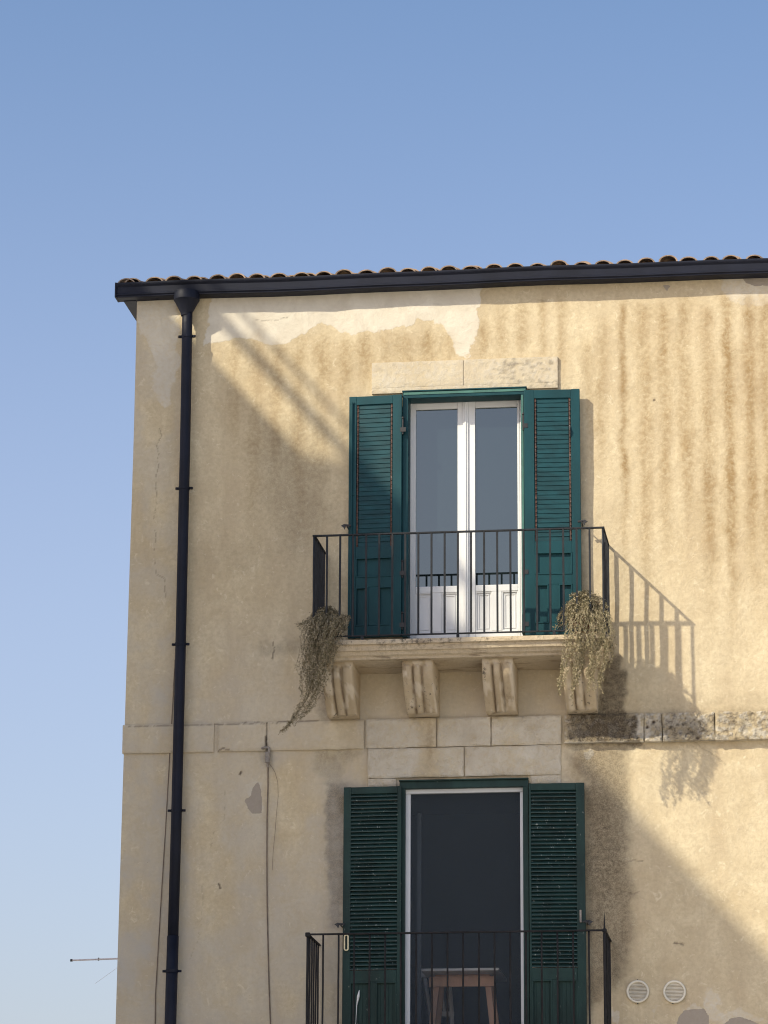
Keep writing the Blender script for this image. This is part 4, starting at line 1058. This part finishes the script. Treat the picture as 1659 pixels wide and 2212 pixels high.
def plant(name, label, strands, leafm, centre_px, pot_px, mound, seed, dpl):
    random.seed(seed)
    c0 = V(pot_px[0], pot_px[1], dpl); base_ = Vector((c0.x, -dpl, SZ))
    e = empty(name, base_, label, 'potted plant', 'potted plants trailing over the balcony edge')
    mb = MB(); mb.lathe([(.075, SZ+.002), (.080, SZ+.01), (.105, SZ+.15), (.114, SZ+.152), (.116, SZ+.18), (.104, SZ+.182), (.100, SZ+.165)], c0.x, -dpl, 24); mb.build('pot', MT['terra'], e, smooth=True)
    mb = MB(); mb.lathe([(.095, SZ+.150), (.098, SZ+.163), (.05, SZ+.170)], c0.x, -dpl, 16); mb.build('soil', MT['soil'], e)
    top = Vector((c0.x, -dpl, SZ+.165))
    st = MB(); lv = []; lf = []
    def strand(pts, dens, size, spread):
        L = sum((b_-a_).length for a_, b_ in zip(pts[:-1], pts[1:]))
        st.tube(pts, [.0022*(1-.6*i_/len(pts)) for i_ in range(len(pts))], 4, cap=False)
        n_ = int(L*dens)
        for k in range(n_):
            t_ = (k+random.random())/max(n_, 1)*(len(pts)-1.001); i_ = int(t_); p = pts[i_].lerp(pts[i_+1], t_-i_)
            p = p+Vector((random.gauss(0, spread), random.gauss(0, spread), random.gauss(0, spread)))
            for _ in range(2): leafquad(lv, lf, p, random.uniform(.008, .020)*size)
    # mound
    for k in range(mound['n']):
        a_ = random.uniform(0, 2*math.pi); el = random.uniform(.1, 1.45); R_ = mound['r']*random.uniform(.45, 1.1)
        tip = top+Vector((math.cos(a_)*math.cos(el)*R_*mound['sx'], math.sin(a_)*math.cos(el)*R_*.75, math.sin(el)*R_*mound['sz']))
        tip.x += mound.get('dx', 0); mid_ = top.lerp(tip, .55)+Vector((0, 0, .05))
        end = tip+Vector((math.cos(a_)*.05+random.gauss(0, .02), math.sin(a_)*.04, -random.uniform(.0, .16)))
        strand(spline([top+Vector((random.gauss(0, .03), random.gauss(0, .03), 0)), mid_, tip, end], 9), 170, 1.0, .007)
    # trailing
    for P_, wid, cnt, dns, cut in strands:
        for k in range(cnt):
            ph = random.random()*6.28; off0 = random.gauss(0, 1); offd = random.gauss(0, 1); f_ = random.uniform(cut, 1.0)
            pts = []; m = len(P_)
            for i_, (px_, py_, dd_) in enumerate(P_):
                w_ = wid[i_]; q_ = px_+off0*w_+random.gauss(0, w_*.22+.7)
                pts.append(V(q_, py_+random.gauss(0, 3), dd_+offd*w_*.0035+random.gauss(0, .008)))
            full = spline([top+Vector((random.gauss(0, .04), random.gauss(0, .04), .02))]+pts, 34)
            full = full[:max(6, int(34*f_))]
            wa = random.uniform(.004, .016)
            full = [p_+Vector((wa*math.sin(i_*.9+ph)+random.gauss(0, .004), wa*.8*math.cos(i_*.7+ph), random.gauss(0, .003))) for i_, p_ in enumerate(full)]
            strand(full, dns, .95, .0055)
    st.build('stems', leafm, e)
    me_ = bpy.data.meshes.new('foliage'); me_.from_pydata([tuple(v-base_) for v in lv], [], lf); me_.materials.append(leafm)
    o_ = bpy.data.objects.new('foliage', me_); COL.objects.link(o_); o_.parent = e
    return e
DF = RD+.075
plant('trailing_plant', 'dull olive trailing plant swept down leftwards from the shaded end of the upper balcony',
      [([(722, 1335, .60), (700, 1375, DF), (688, 1430, DF+.02), (678, 1480, DF+.02), (655, 1530, DF), (628, 1562, DF-.02), (606, 1590, DF-.04)], [16, 17, 14, 11, 8, 5, 3], 40, 125, .4),
       ([(700, 1332, .62), (680, 1370, DF), (668, 1430, DF), (664, 1470, DF), (660, 1510, DF)], [15, 14, 11, 8, 5], 32, 130, .4),
       ([(722, 1335, .60), (710, 1380, DF), (698, 1420, DF+.02), (686, 1470, DF+.02), (680, 1500, DF)], [12, 12, 10, 8, 6], 26, 115, .35),
       ([(700, 1340, .62), (676, 1380, DF), (661, 1420, DF), (655, 1440, DF)], [9, 7, 5, 4], 10, 90, .6)],
      MT['leafA'], (702, 1350), (704, 1390), dict(n=190, r=.185, sx=.95, sz=.85, dx=-.005), 5, RD-.12)
plant('trailing_plant', 'straw coloured dry plant hanging in wispy strands below the sunny end of the upper balcony',
      [([(1262, 1320, .62), (1262, 1370, DF), (1258, 1410, DF+.01), (1250, 1450, DF), (1240, 1490, DF), (1234, 1530, DF)], [10, 10, 8, 6, 4, 2], 12, 170, .75),
       ([(1250, 1325, .62), (1232, 1370, DF), (1222, 1420, DF), (1217, 1455, DF), (1208, 1485, DF), (1214, 1508, DF)], [8, 7, 5, 4, 2, 1.5], 7, 150, .7),
       ([(1285, 1322, .62), (1290, 1375, DF), (1284, 1420, DF+.01), (1276, 1460, DF), (1288, 1500, DF)], [10, 10, 9, 8, 6], 13, 160, .65),
       ([(1295, 1325, .62), (1308, 1370, DF), (1314, 1400, DF), (1312, 1430, DF), (1300, 1465, DF), (1302, 1490, DF)], [8, 7, 6, 4, 3, 3], 8, 150, .7),
       ([(1300, 1320, .60), (1316, 1350, DF), (1322, 1385, DF-.03), (1330, 1410, DF-.05), (1334, 1425, DF-.05)], [8, 6, 5, 4, 3], 5, 130, .5),
       ([(1262, 1330, .62), (1258, 1385, DF), (1262, 1430, DF), (1258, 1470, DF), (1262, 1500, DF)], [18, 17, 14, 10, 6], 9, 150, .3),
       ([(1262, 1325, .64), (1262, 1362, DF), (1262, 1392, DF), (1262, 1410, DF)], [20, 26, 25, 22], 12, 150, .45)],
      MT['leafB'], (1262, 1340), (1263, 1386), dict(n=250, r=.225, sx=.82, sz=1.05), 9, RD-.12)

# ------------------------------------------------------------------ surroundings
# sun: the railing corner's shadow on the wall gives its direction
A_ = V(1303, 1140, RD); Bs = V(1497, 1348, 0)
sdir = (Bs-A_).normalized()
# taller house on the left whose parapet draws the long diagonal shade line
P1 = V(370, 680, 0); P2 = V(1659, 2057, 0)
L1 = 4.6; L2 = L1 + (P1.z-P2.z)/(-sdir.z/sdir.y)
Q1 = P1 - sdir*(L1/sdir.y); Q2 = P2 - sdir*(L2/sdir.y)
HN = Q1.z; dq = (Q2-Q1); dq.z = 0; dq.normalize(); nl = Vector((dq.y, -dq.x, 0)); nl = nl if nl.x < 0 else -nl
E0 = Q1 - dq*1.1; E1 = Q2 + dq*4.0
nb = empty('neighbour_house', (E0.x, E0.y, 0), 'taller plain house at the left, beyond the edge of the picture, that shades the facade', 'house')
mb = MB(); c4 = [E0, E1, E1+nl*8, E0+nl*8]
mb.add([(p.x, p.y, 0) for p in c4]+[(p.x, p.y, HN) for p in c4], [(0, 1, 5, 4), (1, 2, 6, 5), (2, 3, 7, 6), (3, 0, 4, 7), (4, 5, 6, 7)])
mb.build('wall', MT['neigh'], nb)
mb = MB()
for k, zz_ in ((0, .50), (1, .80)):
    a_ = E0+nl*(.04+.03*k)+dq*.85; b_ = a_+dq*(2.9-.7*k)
    mb.tube([(a_.x, a_.y, HN+zz_), (b_.x, b_.y, HN+zz_)], .065-.033*k, 8)
    for q_ in (a_, b_): mb.tube([(q_.x, q_.y, HN-.02), (q_.x, q_.y, HN+zz_)], .03, 8)
mb.build('added_stripe_rail', MT['galv'], nb)  # added unseen pipes, sized to cast the faint stripes on the wall
mb = MB(); a_ = E0+dq*(1.1+(778-370)/1289*5.16); b_ = E0+dq*(1.1+(960-370)/1289*5.16)
c4 = [a_, b_, b_+nl*.35, a_+nl*.35]
mb.add([(p.x, p.y, HN-.02) for p in c4]+[(p.x, p.y, HN+.44) for p in c4], [(0, 1, 2, 3), (0, 1, 5, 4), (1, 2, 6, 5), (2, 3, 7, 6), (3, 0, 4, 7), (4, 5, 6, 7)])
mb.build('added_shade_block', MT['neigh'], nb)  # added unseen block, placed so its shadow darkens the left shutter
for u in (2.5, 5.5, 8.5):
    for zz_ in (3.5, 7.0, 10.5):
        p = E0+dq*u; p.z = 0; mb = MB(); s_ = -nl*.02
        mb.add([p+s_+Vector((0, 0, zz_-.75)), p+s_+dq*1.0+Vector((0, 0, zz_-.75)), p+s_+dq*1.0+Vector((0, 0, zz_+.75)), p+s_+Vector((0, 0, zz_+.75))], [(0, 1, 2, 3)])
        mb.build('window', MT['glass'], nb)
mb = MB(); mb.box(-2500, 2500, -2500, 2500, -.5, 0); o = mb.build('ground', MT['ground'], None); tag(o, kind='structure')

# ------------------------------------------------------------------ light
sun = bpy.data.lights.new('sun', 'SUN'); so_ = bpy.data.objects.new('sun', sun); COL.objects.link(so_)
so_.rotation_mode = 'QUATERNION'; so_.rotation_quaternion = (-sdir).to_track_quat('Z', 'Y')
sun.energy = 4.05; sun.angle = math.radians(.65); sun.color = (1.0, .915, .72)
el = math.asin(-sdir.z); az = math.atan2(-sdir.x, -sdir.y)
print('SUN', math.degrees(el), math.degrees(az), 'HN', HN, 'SZ', SZ, 'FL', FLOOR_L, 'ZTOP', ZTOP)
w = bpy.data.worlds.new('World'); S.world = w; w.use_nodes = True
bg = w.node_tree.nodes['Background']; sk = w.node_tree.nodes.new('ShaderNodeTexSky'); sk.sky_type = 'NISHITA'
sk.sun_disc = False; sk.sun_elevation = el; sk.sun_rotation = az
sk.air_density = 1.15; sk.dust_density = 3.0; sk.ozone_density = 4.0; sk.altitude = 0
# pale band of moist air towards the horizon
wn, wl = w.node_tree.nodes, w.node_tree.links
tc = wn.new('ShaderNodeTexCoord'); sx = wn.new('ShaderNodeSeparateXYZ'); wl.new(tc.outputs['Generated'], sx.inputs[0])
mr = wn.new('ShaderNodeMapRange'); mr.interpolation_type = 'SMOOTHSTEP'; wl.new(sx.outputs[2], mr.inputs[0])
mr.inputs[1].default_value = .46; mr.inputs[2].default_value = .22
ti = wn.new('ShaderNodeMix'); ti.data_type = 'RGBA'; wl.new(mr.outputs[0], ti.inputs[0]); ti.inputs[6].default_value = (.93, .95, .99, 1); ti.inputs[7].default_value = (1.45, 1.18, 1.12, 1)
mu = wn.new('ShaderNodeMix'); mu.data_type = 'RGBA'; mu.blend_type = 'MULTIPLY'; mu.inputs[0].default_value = 1; mu.clamp_result = False
wl.new(sk.outputs[0], mu.inputs[6]); wl.new(ti.outputs[2], mu.inputs[7]); wl.new(mu.outputs[2], bg.inputs[0]); bg.inputs[1].default_value = .14
S.view_settings.view_transform = 'Standard'; S.view_settings.look = 'None'; S.view_settings.gamma = 1; S.view_settings.exposure = 0.33
S.render.engine = 'CYCLES'; S.cycles.pixel_filter_type = 'BLACKMAN_HARRIS'; S.cycles.filter_width = 1.1
S.render.resolution_x = 768; S.render.resolution_y = 1024
